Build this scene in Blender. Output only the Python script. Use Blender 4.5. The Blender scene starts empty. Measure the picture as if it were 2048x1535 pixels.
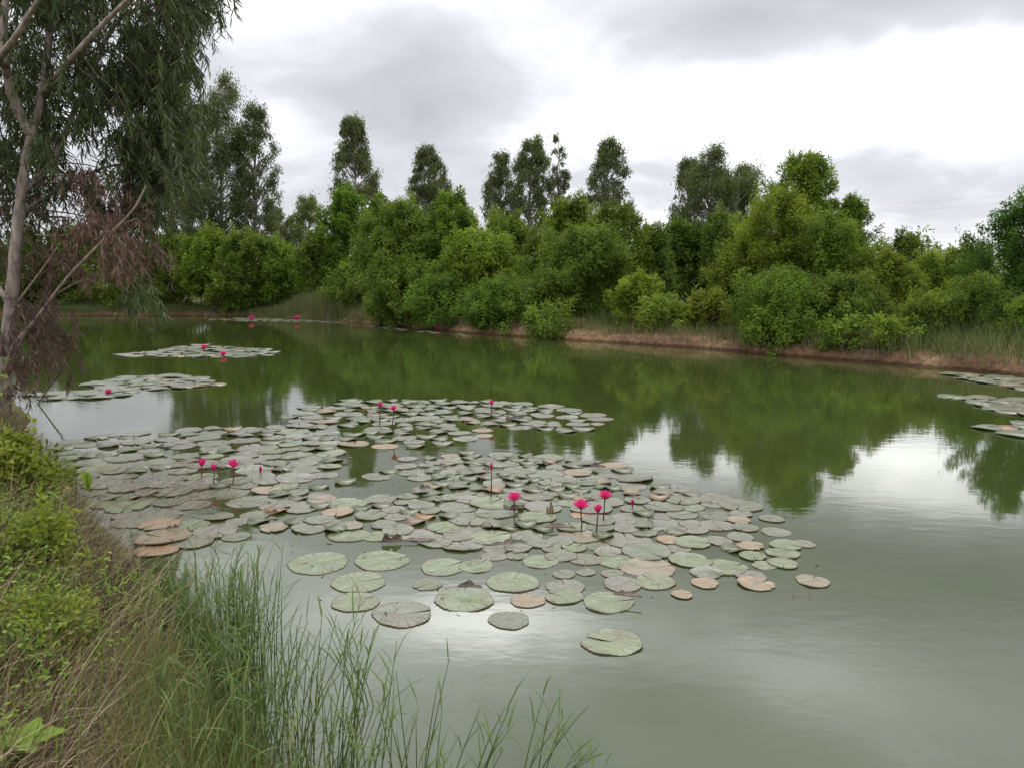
import bpy, math, random
import numpy as np
from mathutils import Vector

random.seed(7)
rng = np.random.default_rng(7)
SC = bpy.context.scene
COL = SC.collection
R = math.radians

# ------------------------------------------------------------------ camera
EYE = 1.8                       # metres above the water
FPX = 1530.0                    # focal length in photograph pixels (2048 wide)
HORIZON = 573.0
PITCH = math.atan((767.5 - HORIZON) / FPX)
cam_d = bpy.data.cameras.new('camera')
cam_d.sensor_fit = 'HORIZONTAL'
cam_d.sensor_width = 36.0
cam_d.lens = 36.0 * FPX / 2048.0
cam_d.clip_start = 0.05
cam_d.clip_end = 6000
cam = bpy.data.objects.new('camera', cam_d)
COL.objects.link(cam)
cam.location = (0, 0, EYE)
cam.rotation_euler = (math.pi / 2 - PITCH, 0, 0)
SC.camera = cam

# ------------------------------------------------------------------ sky
SUN_EL, SUN_AZ = 52.0, 25.0      # azimuth measured from +Y towards +X
world = bpy.data.worlds.new('World')
SC.world = world
world.use_nodes = True


class NT:
    """small helper for node trees"""
    def __init__(self, tree):
        self.t = tree
        self.n = tree.nodes
        self.l = tree.links

    def new(self, typ, **kw):
        nd = self.n.new(typ)
        for k, v in kw.items():
            setattr(nd, k, v)
        return nd

    def put(self, sock, val):
        if isinstance(val, bpy.types.NodeSocket):
            self.l.new(val, sock)
        else:
            sock.default_value = val

    def m(self, op, a, b=None, c=None, clamp=False):
        nd = self.new('ShaderNodeMath', operation=op, use_clamp=clamp)
        self.put(nd.inputs[0], a)
        if b is not None:
            self.put(nd.inputs[1], b)
        if c is not None:
            self.put(nd.inputs[2], c)
        return nd.outputs[0]

    def noise(self, vec, scale, detail=4, rough=0.55, dist=0.0, out='Fac'):
        nd = self.new('ShaderNodeTexNoise')
        if vec is not None:
            self.put(nd.inputs['Vector'], vec)
        nd.inputs['Scale'].default_value = scale
        nd.inputs['Detail'].default_value = detail
        nd.inputs['Roughness'].default_value = rough
        nd.inputs['Distortion'].default_value = dist
        return nd.outputs[out]

    def ramp(self, fac, stops, mode='LINEAR'):
        nd = self.new('ShaderNodeValToRGB')
        cr = nd.color_ramp
        cr.interpolation = mode
        while len(cr.elements) < len(stops):
            cr.elements.new(0.5)
        for e, (p, c) in zip(cr.elements, stops):
            e.position = p
            e.color = (c[0], c[1], c[2], 1) if len(c) == 3 else c
        self.put(nd.inputs['Fac'], fac)
        return nd.outputs['Color']

    def mix(self, fac, a, b, mode='MIX'):
        nd = self.new('ShaderNodeMix', data_type='RGBA', blend_type=mode)
        self.put(nd.inputs[0], fac)
        self.put(nd.inputs[6], a if isinstance(a, bpy.types.NodeSocket) else (*a, 1) if len(a) == 3 else a)
        self.put(nd.inputs[7], b if isinstance(b, bpy.types.NodeSocket) else (*b, 1) if len(b) == 3 else b)
        return nd.outputs[2]


w = NT(world.node_tree)
w.n.clear()
w_out = w.new('ShaderNodeOutputWorld')
tc = w.new('ShaderNodeTexCoord').outputs['Generated']
sep = w.new('ShaderNodeSeparateXYZ')
w.put(sep.inputs[0], tc)
dx, dy, dz = sep.outputs
zz = w.m('ADD', w.m('MAXIMUM', dz, 0.0), 0.30)
cmb = w.new('ShaderNodeCombineXYZ')
w.put(cmb.inputs[0], w.m('DIVIDE', dx, zz))
w.put(cmb.inputs[1], w.m('DIVIDE', dy, zz))
cmb.inputs[2].default_value = 3.7
plane = cmb.outputs[0]
n_big = w.noise(plane, 1.0, 7, 0.52, 0.6)
n_fine = w.noise(plane, 3.0, 7, 0.5, 0.5)
wob = w.m('MULTIPLY', w.m('SUBTRACT', w.noise(plane, 0.9, 5, 0.55), 0.5), 0.24)
az = w.m('ADD', w.m('ARCTAN2', dx, dy), wob)
el = w.m('ADD', w.m('ARCSINE', dz), w.m('MULTIPLY', wob, 0.8))
val = w.m('ADD', w.m('MULTIPLY', n_big, 0.36), w.m('MULTIPLY', n_fine, 0.40))
val = w.m('ADD', val, 0.142)
# cloud banks: centre x, y and spread in photograph pixels, weight
BANKS = [(700, 120, 420, 100, -.11), (1800, 60, 420, 85, -.17), (840, 260, 260, 55, -.08),
         (1800, 405, 260, 40, -.09), (1330, 400, 90, 30, -.07), (1620, 285, 600, 75, .22), (1170, 120, 190, 100, .085),
         (570, 300, 90, 80, .08), (1300, 470, 800, 60, .06), (150, 300, 160, 200, .06),
         (1010, -150, 170, 48, .22), (1560, -200, 200, 70, .09), (1870, 205, 230, 60, .13), (1350, -270, 120, 40, -.12), (720, -10, 330, 130, .13), (1800, 20, 300, 40, -.05)]
for bx, by, sx, sy, wt in BANKS:
    a0 = math.atan((bx - 1024) / FPX)
    e0 = math.atan((HORIZON - by) / FPX)
    u = w.m('MULTIPLY', w.m('SUBTRACT', az, a0), FPX / sx)
    v = w.m('MULTIPLY', w.m('SUBTRACT', el, e0), FPX / sy)
    r2 = w.m('ADD', w.m('MULTIPLY', u, u), w.m('MULTIPLY', v, v))
    g = w.m('POWER', 2.718, w.m('MULTIPLY', r2, -0.7))
    val = w.m('MULTIPLY_ADD', g, wt, val)
cloud = w.ramp(val, [(0.30, (.250, .254, .270)), (0.43, (.302, .306, .322)), (0.53, (.365, .370, .394)),
                     (0.63, (.53, .537, .560)), (0.76, (.98, .98, .99)), (0.9, (1.5, 1.49, 1.47))])
# overcast sky: brighter towards the zenith than at the horizon
zen = w.new('ShaderNodeMapRange', interpolation_type='SMOOTHSTEP')
w.put(zen.inputs[0], dz)
zen.inputs[1].default_value = 0.30
zen.inputs[2].default_value = 0.47
zen.inputs[3].default_value = 2.0
zen.inputs[4].default_value = 5.6
sky = w.new('ShaderNodeTexSky', sky_type='NISHITA')
sky.sun_disc = False
sky.sun_elevation = R(SUN_EL)
sky.sun_rotation = R(SUN_AZ)
bg1 = w.new('ShaderNodeBackground')
w.put(bg1.inputs[0], sky.outputs[0])
bg1.inputs[1].default_value = 0.10
bg2 = w.new('ShaderNodeBackground')
w.put(bg2.inputs[0], cloud)
w.put(bg2.inputs[1], zen.outputs[0])
mx = w.new('ShaderNodeMixShader')
mx.inputs[0].default_value = 0.95
w.l.new(bg1.outputs[0], mx.inputs[1])
w.l.new(bg2.outputs[0], mx.inputs[2])
w.l.new(mx.outputs[0], w_out.inputs[0])

sun_d = bpy.data.lights.new('sun', 'SUN')
sun_d.energy = 1.0
sun_d.angle = R(25)
sun_d.color = (1.0, 0.965, 0.91)
sun = bpy.data.objects.new('sun', sun_d)
COL.objects.link(sun)
sd = Vector((math.sin(R(SUN_AZ)) * math.cos(R(SUN_EL)), math.cos(R(SUN_AZ)) * math.cos(R(SUN_EL)), math.sin(R(SUN_EL))))
sun.rotation_euler = sd.to_track_quat('Z', 'Y').to_euler()
sun.location = (0, 0, 40)

vs = SC.view_settings
vs.view_transform = 'Standard'
vs.look = 'None'
vs.exposure = 0.12
vs.gamma = 1.0
vs.use_curve_mapping = False
SC.cycles.max_bounces = 8
SC.cycles.diffuse_bounces = 3
SC.cycles.glossy_bounces = 3
SC.cycles.transmission_bounces = 3

# ------------------------------------------------------------------ pixel <-> world
CP, SP = math.cos(PITCH), math.sin(PITCH)


def ray(x, y):
    a = (x - 1024) / FPX
    b = (767.5 - y) / FPX
    return np.array([a, CP + b * SP, -SP + b * CP])


def at(x, y, D):
    """world point seen at photograph pixel x, y at distance D along +Y"""
    d = ray(x, y)
    return np.array([0, 0, EYE]) + d * (D / d[1])


def on(x, y, z=0.0):
    d = ray(x, y)
    return np.array([0, 0, EYE]) + d * ((z - EYE) / d[2])


# ------------------------------------------------------------------ pond outline
FAR_PX = [(-330, 634), (-120, 632), (100, 632), (300, 632), (480, 633), (600, 638), (700, 645), (800, 654),
          (900, 663), (1000, 671), (1100, 677), (1200, 683), (1300, 690), (1420, 699), (1550, 710),
          (1700, 722), (1850, 736), (1960, 745), (2048, 753), (2200, 770)]
far_pts = [on(*p)[:2] for p in FAR_PX]


def spline(pts, n=12):
    pts = [np.array(p, float) for p in pts]
    out = []
    for i in range(len(pts) - 1):
        p0 = pts[max(i - 1, 0)]
        p1, p2 = pts[i], pts[i + 1]
        p3 = pts[min(i + 2, len(pts) - 1)]
        for k in range(n):
            t = k / n
            out.append(.5 * ((2 * p1) + (-p0 + p2) * t + (2 * p0 - 5 * p1 + 4 * p2 - p3) * t * t + (-p0 + 3 * p1 - 3 * p2 + p3) * t ** 3))
    out.append(pts[-1])
    return np.array(out)


far_line = spline(far_pts, 14)
_s = np.concatenate([[0], np.cumsum(np.linalg.norm(np.diff(far_line, axis=0), axis=1))])
far_line[:, 1] += .12 * np.sin(_s * .8) + .10 * np.sin(_s * .31 + 1) + .05 * np.sin(_s * 1.9)
near_pts = [(18, 8.5), (14, 3.5), (6, 1.1), (2, .75), (.4, .9), (-.35, 1.7)] + \
    [on(*p)[:2] for p in [(400, 1535), (365, 1400), (325, 1290), (318, 1190), (270, 1110), (170, 1020), (105, 940), (75, 880), (55, 855)]] + \
    [(-7.0, 10.9), (-10, 14), (-18, 20), (-33, 28), (-48, 36), (-50, 43)]
near_line = spline(near_pts, 8)
POND = np.vstack([far_line, near_line])


def pond_dist(x, y):
    """signed distance to the pond outline, positive on land"""
    x = np.asarray(x, float)
    y = np.asarray(y, float)
    sh = x.shape
    P = np.stack([x.ravel(), y.ravel()], 1)
    A = POND
    B = np.roll(POND, -1, 0)
    best = np.full(len(P), 1e18)
    ins = np.zeros(len(P), bool)
    for a, b in zip(A, B):
        ab = b - a
        t = np.clip(((P - a) @ ab) / (ab @ ab + 1e-12), 0, 1)
        d = P - (a + t[:, None] * ab)
        best = np.minimum(best, (d * d).sum(1))
        c = ((a[1] > P[:, 1]) != (b[1] > P[:, 1])) & (P[:, 0] < (b[0] - a[0]) * (P[:, 1] - a[1]) / (b[1] - a[1] + 1e-12) + a[0])
        ins ^= c
    d = np.sqrt(best)
    return np.where(ins, -d, d).reshape(sh)


def vnoise(x, y, s=1.0, seed=0):
    x = np.asarray(x) * s
    y = np.asarray(y) * s
    return (np.sin(x * 1.3 + 1.7 * np.sin(y * .7 + seed) + seed) * np.cos(y * 1.1 + 1.3 * np.sin(x * .9 - seed)) +
            .5 * np.sin(x * 2.9 + y * 1.7 + 2 * seed) * np.cos(y * 3.1 - x * 1.3 + seed)) / 1.5


def ground_z(x, y, s=None):
    x = np.asarray(x, float)
    y = np.asarray(y, float)
    if s is None:
        s = pond_dist(x, y)
    far = np.clip((y - 11.0) / 2.0, 0, 1) * np.clip((x + 40) / 1.0 + 1, 0, 1)
    far = np.where((x < -6) & (y < 30), 0, far)
    land_n = .02 + .33 * (1 - np.exp(-np.maximum(s, 0) / 1.1)) + .05 * vnoise(x, y, 2.2, 1) * np.clip(s, 0, 1)
    t = np.clip(s / 1.3, 0, 1)
    land_f = .02 + .36 * (t * t * (3 - 2 * t)) + .05 * vnoise(x, y, .8, 2) * t + .5 * np.clip((s - 3) / 30, 0, 1)
    land = land_n * (1 - far) + land_f * far
    wat = -.02 + np.maximum(s, -1.2) * .5
    return np.where(s > 0, land, wat)


def gz(x, y):
    return float(ground_z(np.array([x]), np.array([y]))[0])


def on_ground(x, y):
    z = .3
    for _ in range(8):
        p = on(x, y, z)
        z = max(gz(p[0], p[1]), 0)
    return np.array([p[0], p[1], z])


# ------------------------------------------------------------------ mesh helpers
def mesh_np(name, V, F, tint=None, mats=(), midx=None, smooth=False):
    """mesh from numpy arrays; F is one (m,k) int array or a list of them"""
    V = np.asarray(V, np.float32)
    Fs = F if isinstance(F, list) else [F]
    Fs = [np.asarray(f, np.int32) for f in Fs if len(f)]
    me = bpy.data.meshes.new(name)
    me.vertices.add(len(V))
    me.vertices.foreach_set('co', V.ravel())
    loops = np.concatenate([f.ravel() for f in Fs])
    cnt = np.concatenate([np.full(len(f), f.shape[1], np.int32) for f in Fs])
    start = np.concatenate([[0], np.cumsum(cnt)[:-1]]).astype(np.int32)
    me.loops.add(len(loops))
    me.loops.foreach_set('vertex_index', loops)
    me.polygons.add(len(cnt))
    me.polygons.foreach_set('loop_start', start)
    me.polygons.foreach_set('loop_total', cnt)
    if midx is not None:
        me.polygons.foreach_set('material_index', np.asarray(midx, np.int32))
    if smooth:
        me.polygons.foreach_set('use_smooth', np.ones(len(cnt), bool))
    if tint is not None:
        a = me.attributes.new('tint', 'FLOAT', 'POINT')
        a.data.foreach_set('value', np.asarray(tint, np.float32))
    for m in mats:
        me.materials.append(m)
    me.update()
    me.validate()
    return me


def thing(name, label, cat, loc=(0, 0, 0), rz=0, group=None):
    o = bpy.data.objects.new(name, None)
    COL.objects.link(o)
    o.location = loc
    o.rotation_euler = (0, 0, rz)
    o.empty_display_size = .1
    o['label'] = label
    o['category'] = cat
    if group:
        o['group'] = group
    return o


def part(name, me, parent, label=None, kind=None, loc=(0, 0, 0)):
    o = bpy.data.objects.new(name, me)
    COL.objects.link(o)
    o.parent = parent
    o.location = loc
    if label:
        o['label'] = label
    if kind:
        o['kind'] = kind
    return o


def whole(name, me, label, cat, kind=None, group=None, loc=(0, 0, 0)):
    o = bpy.data.objects.new(name, me)
    COL.objects.link(o)
    o.location = loc
    o['label'] = label
    o['category'] = cat
    if kind:
        o['kind'] = kind
    if group:
        o['group'] = group
    return o


def norm(a):
    return a / (np.linalg.norm(a, axis=-1, keepdims=True) + 1e-9)


class Soup:
    """collects vertices, faces and a per-vertex tint"""
    def __init__(self):
        self.V, self.Q, self.T, self.C, self.n = [], [], [], [], 0

    def add(self, V, Q=None, T=None, tint=0.5):
        V = np.asarray(V, float).reshape(-1, 3)
        if Q is not None and len(Q):
            self.Q.append(np.asarray(Q) + self.n)
        if T is not None and len(T):
            self.T.append(np.asarray(T) + self.n)
        self.C.append(np.broadcast_to(np.asarray(tint, float), (len(V),)))
        self.V.append(V)
        self.n += len(V)

    def leaves(self, P, A, N, L, W, tint, bend=0.0):
        """lance-shaped leaves: base P, axis A, face normal N"""
        P, A, N = np.asarray(P), norm(np.asarray(A)), np.asarray(N)
        n = len(P)
        S = norm(np.cross(A, N))
        N = norm(np.cross(S, A))
        L = np.broadcast_to(L, (n,))[:, None]
        W = np.broadcast_to(W, (n,))[:, None]
        if bend == 0.0:
            V = np.stack([P, P + A * L * .45 + S * W * .5, P + A * L, P + A * L * .45 - S * W * .5], 1)
            Q = np.arange(n * 4).reshape(n, 4)
            self.add(V, Q, tint=np.repeat(np.broadcast_to(tint, (n,)), 4))
        else:
            b = bend * L
            V = np.stack([P, P + A * L * .3 + S * W * .42 + N * b * .25, P + A * L * .65 + S * W * .4 + N * b * .1,
                          P + A * L - N * b * .5, P + A * L * .65 - S * W * .4 + N * b * .1, P + A * L * .3 - S * W * .42 + N * b * .25], 1)
            k = np.arange(n)[:, None] * 6
            self.add(V, np.vstack([k + [[1, 2, 4, 5]]]), np.vstack([k + [[0, 1, 5]], k + [[2, 3, 4]]]),
                     tint=np.repeat(np.broadcast_to(tint, (n,)), 6))

    def tube(self, path, rad, sides=6, tint=0.5, cap=True):
        P = np.asarray(path, float)
        n = len(P)
        rad = np.broadcast_to(rad, (n,)) if not np.isscalar(rad) else np.full(n, rad)
        T = norm(np.gradient(P, axis=0))
        up = np.array([0, 0, 1.0]) if abs(T[0][2]) < .9 else np.array([1.0, 0, 0])
        V = []
        u = np.cross(T[0], up)
        u /= np.linalg.norm(u) + 1e-9
        for i in range(n):
            u = u - T[i] * (u @ T[i])
            u /= np.linalg.norm(u) + 1e-9
            v = np.cross(T[i], u)
            a = np.arange(sides) / sides * 2 * np.pi
            V.append(P[i] + rad[i] * (np.cos(a)[:, None] * u + np.sin(a)[:, None] * v))
        V = np.vstack(V)
        Q = []
        for i in range(n - 1):
            for k in range(sides):
                k2 = (k + 1) % sides
                Q.append([i * sides + k, i * sides + k2, (i + 1) * sides + k2, (i + 1) * sides + k])
        Tt = []
        if cap:
            V = np.vstack([V, P[-1:]])
            for k in range(sides):
                Tt.append([(n - 1) * sides + k, (n - 1) * sides + (k + 1) % sides, n * sides])
        self.add(V, np.array(Q), np.array(Tt) if Tt else None, tint=tint)

    def blades(self, P, H, lean, W, tint, nseg=3, curl=.5):
        """grass blades: base P, length H, horizontal lean vector (0..1+), width W"""
        P = np.asarray(P, float)
        n = len(P)
        H = np.broadcast_to(H, (n,))[:, None]
        W = np.broadcast_to(W, (n,))[:, None]
        lean = np.asarray(lean, float)
        side = rng.normal(size=(n, 2))
        side = np.concatenate([norm(side), np.zeros((n, 1))], 1)
        rows = []
        for k in range(nseg + 1):
            t = k / nseg
            h = lean * H * (t * (1 - curl) + t * t * curl)
            ln = np.linalg.norm(lean, axis=1, keepdims=True)
            zc = H * t * np.sqrt(np.clip(1 - (ln * (1 - curl + curl * t)) ** 2, .01, 1))
            c = P + np.concatenate([h, zc], 1)
            ww = W * (1 - t ** 1.6) * .5
            if k < nseg:
                rows += [c + side * ww, c - side * ww]
            else:
                rows.append(c)
        V = np.stack(rows, 1)
        m = V.shape[1]
        b = np.arange(n)[:, None] * m
        Q = [b + [[2 * k, 2 * k + 1, 2 * k + 3, 2 * k + 2]] for k in range(nseg - 1)]
        T = b + [[2 * nseg - 2, 2 * nseg - 1, 2 * nseg]]
        self.add(V, np.vstack(Q) if Q else None, T, tint=np.repeat(np.broadcast_to(tint, (n,)), m))

    def mesh(self, name, mats, origin=(0, 0, 0), smooth=False):
        V = np.vstack(self.V) - np.asarray(origin, float)
        F = []
        if self.Q:
            F.append(np.vstack(self.Q))
        if self.T:
            F.append(np.vstack(self.T))
        return mesh_np(name, V, F, np.concatenate(self.C), mats, smooth=smooth)


# ------------------------------------------------------------------ materials
def new_mat(name):
    m = bpy.data.materials.new(name)
    m.use_nodes = True
    nt = NT(m.node_tree)
    nt.n.clear()
    out = nt.new('ShaderNodeOutputMaterial')
    return m, nt, out


def principled(nt, col, rough=.6, spec=.3, **kw):
    p = nt.new('ShaderNodeBsdfPrincipled')
    nt.put(p.inputs['Base Color'], col if isinstance(col, bpy.types.NodeSocket) else (*col, 1))
    nt.put(p.inputs['Roughness'], rough)
    nt.put(p.inputs['Specular IOR Level'], spec)
    for k, v in kw.items():
        nt.put(p.inputs[k], v)
    return p


def bump(nt, h, strength, dist):
    b = nt.new('ShaderNodeBump')
    b.inputs['Strength'].default_value = strength
    b.inputs['Distance'].default_value = dist
    nt.put(b.inputs['Height'], h)
    return b.outputs[0]


def attr(nt, name='tint'):
    a = nt.new('ShaderNodeAttribute')
    a.attribute_name = name
    return a.outputs['Fac']


def leaf_mat(name, stops, trans=.44, rough=.6, spec=.14, objcol=False):
    m, nt, out = new_mat(name)
    c = nt.ramp(attr(nt), stops)
    if objcol:
        oi = nt.new('ShaderNodeObjectInfo')
        c = nt.mix(1.0, c, oi.outputs['Color'], 'MULTIPLY')
    p = principled(nt, c, rough, spec)
    tr = nt.new('ShaderNodeBsdfTranslucent')
    c2 = nt.mix(1.0, c, (1.1, 1.15, .55), 'MULTIPLY')
    nt.put(tr.inputs[0], c2)
    ms = nt.new('ShaderNodeMixShader')
    ms.inputs[0].default_value = trans
    nt.l.new(p.outputs[0], ms.inputs[1])
    nt.l.new(tr.outputs[0], ms.inputs[2])
    nt.l.new(ms.outputs[0], out.inputs[0])
    return m


M = {}
M['bush'] = leaf_mat('bush_leaves', [(0, (.070, .098, .020)), (.5, (.130, .182, .030)), (1, (.23, .275, .048))], objcol=True)
M['euc'] = leaf_mat('eucalyptus_leaves', [(0, (.065, .078, .042)), (.5, (.11, .128, .060)), (1, (.17, .18, .075))], objcol=True)
M['fgleaf'] = leaf_mat('hanging_leaves', [(0, (.038, .055, .024)), (.5, (.072, .098, .036)), (.85, (.12, .145, .055)), (1, (.16, .12, .06))], rough=.4, trans=.3)
M['deadleaf'] = leaf_mat('withered_leaves', [(0, (.085, .055, .05)), (.5, (.16, .098, .08)), (.85, (.22, .135, .10)), (1, (.27, .15, .07))], trans=.25)
M['straw'] = leaf_mat('straw', [(0, (.036, .025, .017)), (.35, (.10, .072, .045)), (.7, (.22, .165, .10)), (1, (.40, .33, .20))], trans=.2, rough=.6)
M['weed'] = leaf_mat('weed_leaves', [(0, (.08, .13, .022)), (.5, (.15, .25, .035)), (1, (.30, .36, .07))], trans=.4)
M['reed'] = leaf_mat('reed_leaves', [(0, (.06, .10, .03)), (.45, (.11, .165, .045)), (.75, (.17, .20, .065)), (1, (.20, .15, .085))], trans=.35)
M['bankgrass'] = leaf_mat('bank_grass', [(0, (.055, .085, .028)), (.4, (.10, .135, .045)), (.7, (.19, .165, .085)), (1, (.30, .22, .14))], trans=.3)


def bark_mat(name, cols, scale=6):
    m, nt, out = new_mat(name)
    g = nt.new('ShaderNodeNewGeometry').outputs['Position']
    mp = nt.new('ShaderNodeMapping')
    nt.put(mp.inputs[0], g)
    mp.inputs['Scale'].default_value = (1, 1, .35)
    n1 = nt.noise(mp.outputs[0], scale, 6, .65, .4)
    mp2 = nt.new('ShaderNodeMapping')
    nt.put(mp2.inputs[0], g)
    mp2.inputs['Scale'].default_value = (.6, .6, 3.0)
    n2 = nt.noise(mp2.outputs[0], scale * 1.6, 4, .6)
    c = nt.ramp(n1, [(.3, cols[0]), (.48, cols[1]), (.68, cols[2])])
    crack = nt.ramp(n2, [(.30, (.35, .32, .30)), (.40, (1, 1, 1))])
    c = nt.mix(.8, c, crack, 'MULTIPLY')
    p = principled(nt, c, .85, .15)
    nt.l.new(bump(nt, n1, .5, .02), p.inputs['Normal'])
    nt.l.new(p.outputs[0], out.inputs[0])
    return m


M['bark'] = bark_mat('pale_bark', [(.07, .055, .046), (.24, .195, .165), (.42, .36, .31)], 9)
M['farbark'] = bark_mat('grey_bark', [(.12, .10, .085), (.24, .215, .19), (.36, .33, .30)], 3)
M['darkbark'] = bark_mat('dark_bark', [(.035, .028, .022), (.07, .055, .04), (.11, .09, .07)], 5)
M['twig'] = bark_mat('dry_twig', [(.12, .085, .065), (.24, .18, .14), (.34, .27, .22)], 12)


def mat_ground():
    m, nt, out = new_mat('ground_soil')
    g = nt.new('ShaderNodeNewGeometry').outputs['Position']
    n1 = nt.noise(g, .6, 6, .6, .3)
    n2 = nt.noise(g, 9, 8, .65)
    c = nt.ramp(n1, [(.35, (.075, .055, .035)), (.5, (.10, .095, .04)), (.65, (.075, .10, .035))])
    d = nt.ramp(n2, [(.3, (.55, .5, .45)), (.7, (1.35, 1.3, 1.2))])
    c = nt.mix(1, c, d, 'MULTIPLY')
    p = principled(nt, c, .95, .1)
    nt.l.new(bump(nt, n2, .8, .04), p.inputs['Normal'])
    nt.l.new(p.outputs[0], out.inputs[0])
    return m


def mat_bank():
    m, nt, out = new_mat('red_soil')
    g = nt.new('ShaderNodeNewGeometry').outputs['Position']
    n1 = nt.noise(g, .45, 5, .6, .5)
    n2 = nt.noise(g, 7, 8, .65)
    c = nt.ramp(n1, [(.34, (.085, .052, .034)), (.46, (.15, .088, .053)), (.56, (.20, .135, .080)), (.64, (.26, .165, .095)), (.74, (.15, .115, .065))])
    d = nt.ramp(n2, [(.3, (.5, .48, .46)), (.7, (1.3, 1.27, 1.2))])
    c = nt.mix(1, c, d, 'MULTIPLY')
    # wet line at the water's edge
    sp_ = nt.new('ShaderNodeSeparateXYZ')
    nt.put(sp_.inputs[0], g)
    wet = nt.new('ShaderNodeMapRange')
    nt.put(wet.inputs[0], nt.m('MULTIPLY_ADD', n2, .06, sp_.outputs[2]))
    wet.inputs[1].default_value = .06
    wet.inputs[2].default_value = .12
    c = nt.mix(wet.outputs[0], nt.mix(1, c, (.38, .33, .30), 'MULTIPLY'), c)
    p = principled(nt, c, .92, .12)
    nt.l.new(bump(nt, n2, 1, .06), p.inputs['Normal'])
    nt.l.new(p.outputs[0], out.inputs[0])
    return m


def mat_water():
    m, nt, out = new_mat('murky_pond_water')
    g = nt.new('ShaderNodeNewGeometry').outputs['Position']
    mp = nt.new('ShaderNodeMapping')
    nt.put(mp.inputs[0], g)
    mp.inputs['Scale'].default_value = (.55, 1.0, 1)
    mp.inputs['Rotation'].default_value = (0, 0, R(14))
    n1 = nt.noise(mp.outputs[0], 5.2, 3, .5, .2)
    n2 = nt.noise(mp.outputs[0], 15.0, 2, .5)
    h = nt.m('ADD', nt.m('MULTIPLY', n1, .75), nt.m('MULTIPLY', n2, .22))
    # wind patches
    wp = nt.ramp(nt.noise(g, .22, 2, .5), [(.36, (.25, .25, .25)), (.62, (1, 1, 1))])
    b = nt.new('ShaderNodeBump')
    nt.put(b.inputs['Strength'], nt.m('MULTIPLY', wp, .55))
    b.inputs['Distance'].default_value = .0036
    nt.put(b.inputs['Height'], h)
    n3 = nt.noise(g, .35, 3, .5)
    c = nt.ramp(n3, [(.3, (.029, .040, .009)), (.7, (.037, .048, .013))])
    p = principled(nt, c, .035, .5)
    p.inputs['IOR'].default_value = 1.45
    nt.l.new(b.outputs[0], p.inputs['Normal'])
    nt.l.new(p.outputs[0], out.inputs[0])
    return m


M['ground'] = mat_ground()
M['bank'] = mat_bank()
M['water'] = mat_water()


def mat_pad(name, stops, dirt):
    m, nt, out = new_mat(name)
    oi = nt.new('ShaderNodeObjectInfo')
    co = nt.new('ShaderNodeTexCoord').outputs['Object']
    sh = nt.new('ShaderNodeVectorMath', operation='ADD')
    nt.put(sh.inputs[0], co)
    rv = nt.new('ShaderNodeCombineXYZ')
    for k in range(3):
        nt.put(rv.inputs[k], nt.m('MULTIPLY', oi.outputs['Random'], 37.0 + 13 * k))
    nt.l.new(rv.outputs[0], sh.inputs[1])
    v = sh.outputs[0]
    base = nt.ramp(nt.m('FRACT', nt.m('MULTIPLY', oi.outputs['Random'], 7.31)), stops)
    blot = nt.noise(v, 1.6, 6, .62, .4)
    base = nt.mix(nt.ramp(blot, [(.46, (0, 0, 0)), (.64, (.9, .9, .9))]), base, dirt)
    speck = nt.noise(v, 14, 5, .7)
    base = nt.mix(nt.ramp(speck, [(.60, (0, 0, 0)), (.70, (.75, .75, .75))]), base, (.065, .050, .035))
    s = nt.new('ShaderNodeSeparateXYZ')
    nt.put(s.inputs[0], co)
    ang = nt.m('ARCTAN2', s.outputs[1], s.outputs[0])
    rad = nt.m('SQRT', nt.m('ADD', nt.m('MULTIPLY', s.outputs[0], s.outputs[0]), nt.m('MULTIPLY', s.outputs[1], s.outputs[1])))
    vein = nt.m('ABSOLUTE', nt.m('SINE', nt.m('MULTIPLY_ADD', ang, 8.5, nt.m('MULTIPLY', nt.m('SUBTRACT', blot, .5), 1.2))))
    vm = nt.ramp(vein, [(0, (1, 1, 1)), (.16, (.0, .0, .0))])
    fade = nt.m('MULTIPLY', vm, nt.m('SUBTRACT', .55, nt.m('MULTIPLY', rad, .35)), clamp=True)
    base = nt.mix(fade, base, nt.mix(1, base, (1.9, 1.9, 1.6), 'MULTIPLY'))
    rimf = nt.new('ShaderNodeMapRange')
    nt.put(rimf.inputs[0], nt.m('ADD', rad, nt.m('MULTIPLY', nt.m('SUBTRACT', blot, .5), .35)))
    rimf.inputs[1].default_value = .90
    rimf.inputs[2].default_value = 1.02
    base = nt.mix(nt.m('MULTIPLY', rimf.outputs[0], .65), base, (.10, .065, .045))
    p = principled(nt, base, nt.m('MULTIPLY_ADD', speck, .25, .16), .6)
    nt.l.new(bump(nt, nt.m('ADD', nt.m('MULTIPLY', vm, .25), blot), .35, .03), p.inputs['Normal'])
    nt.l.new(p.outputs[0], out.inputs[0])
    return m


M['pad'] = mat_pad('lily_pad_green', [(0, (.075, .09, .040)), (.45, (.098, .108, .058)), (.75, (.112, .108, .070)), (1, (.115, .104, .070))], (.090, .078, .050))
M['padfresh'] = mat_pad('lily_pad_fresh', [(0, (.095, .125, .046)), (1, (.118, .138, .060))], (.085, .085, .036))
M['padorange'] = mat_pad('lily_pad_withered', [(0, (.25, .125, .050)), (.6, (.18, .12, .060)), (1, (.14, .11, .062))], (.14, .13, .07))


def simple(name, col, rough=.6, spec=.3, nscale=20, var=.25):
    m, nt, out = new_mat(name)
    co = nt.new('ShaderNodeTexCoord').outputs['Object']
    n = nt.noise(co, nscale, 4, .6)
    lo = tuple(c * (1 - var) for c in col)
    hi = tuple(c * (1 + var) for c in col)
    p = principled(nt, nt.ramp(n, [(.3, lo), (.7, hi)]), rough, spec)
    nt.l.new(p.outputs[0], out.inputs[0])
    return m


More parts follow.
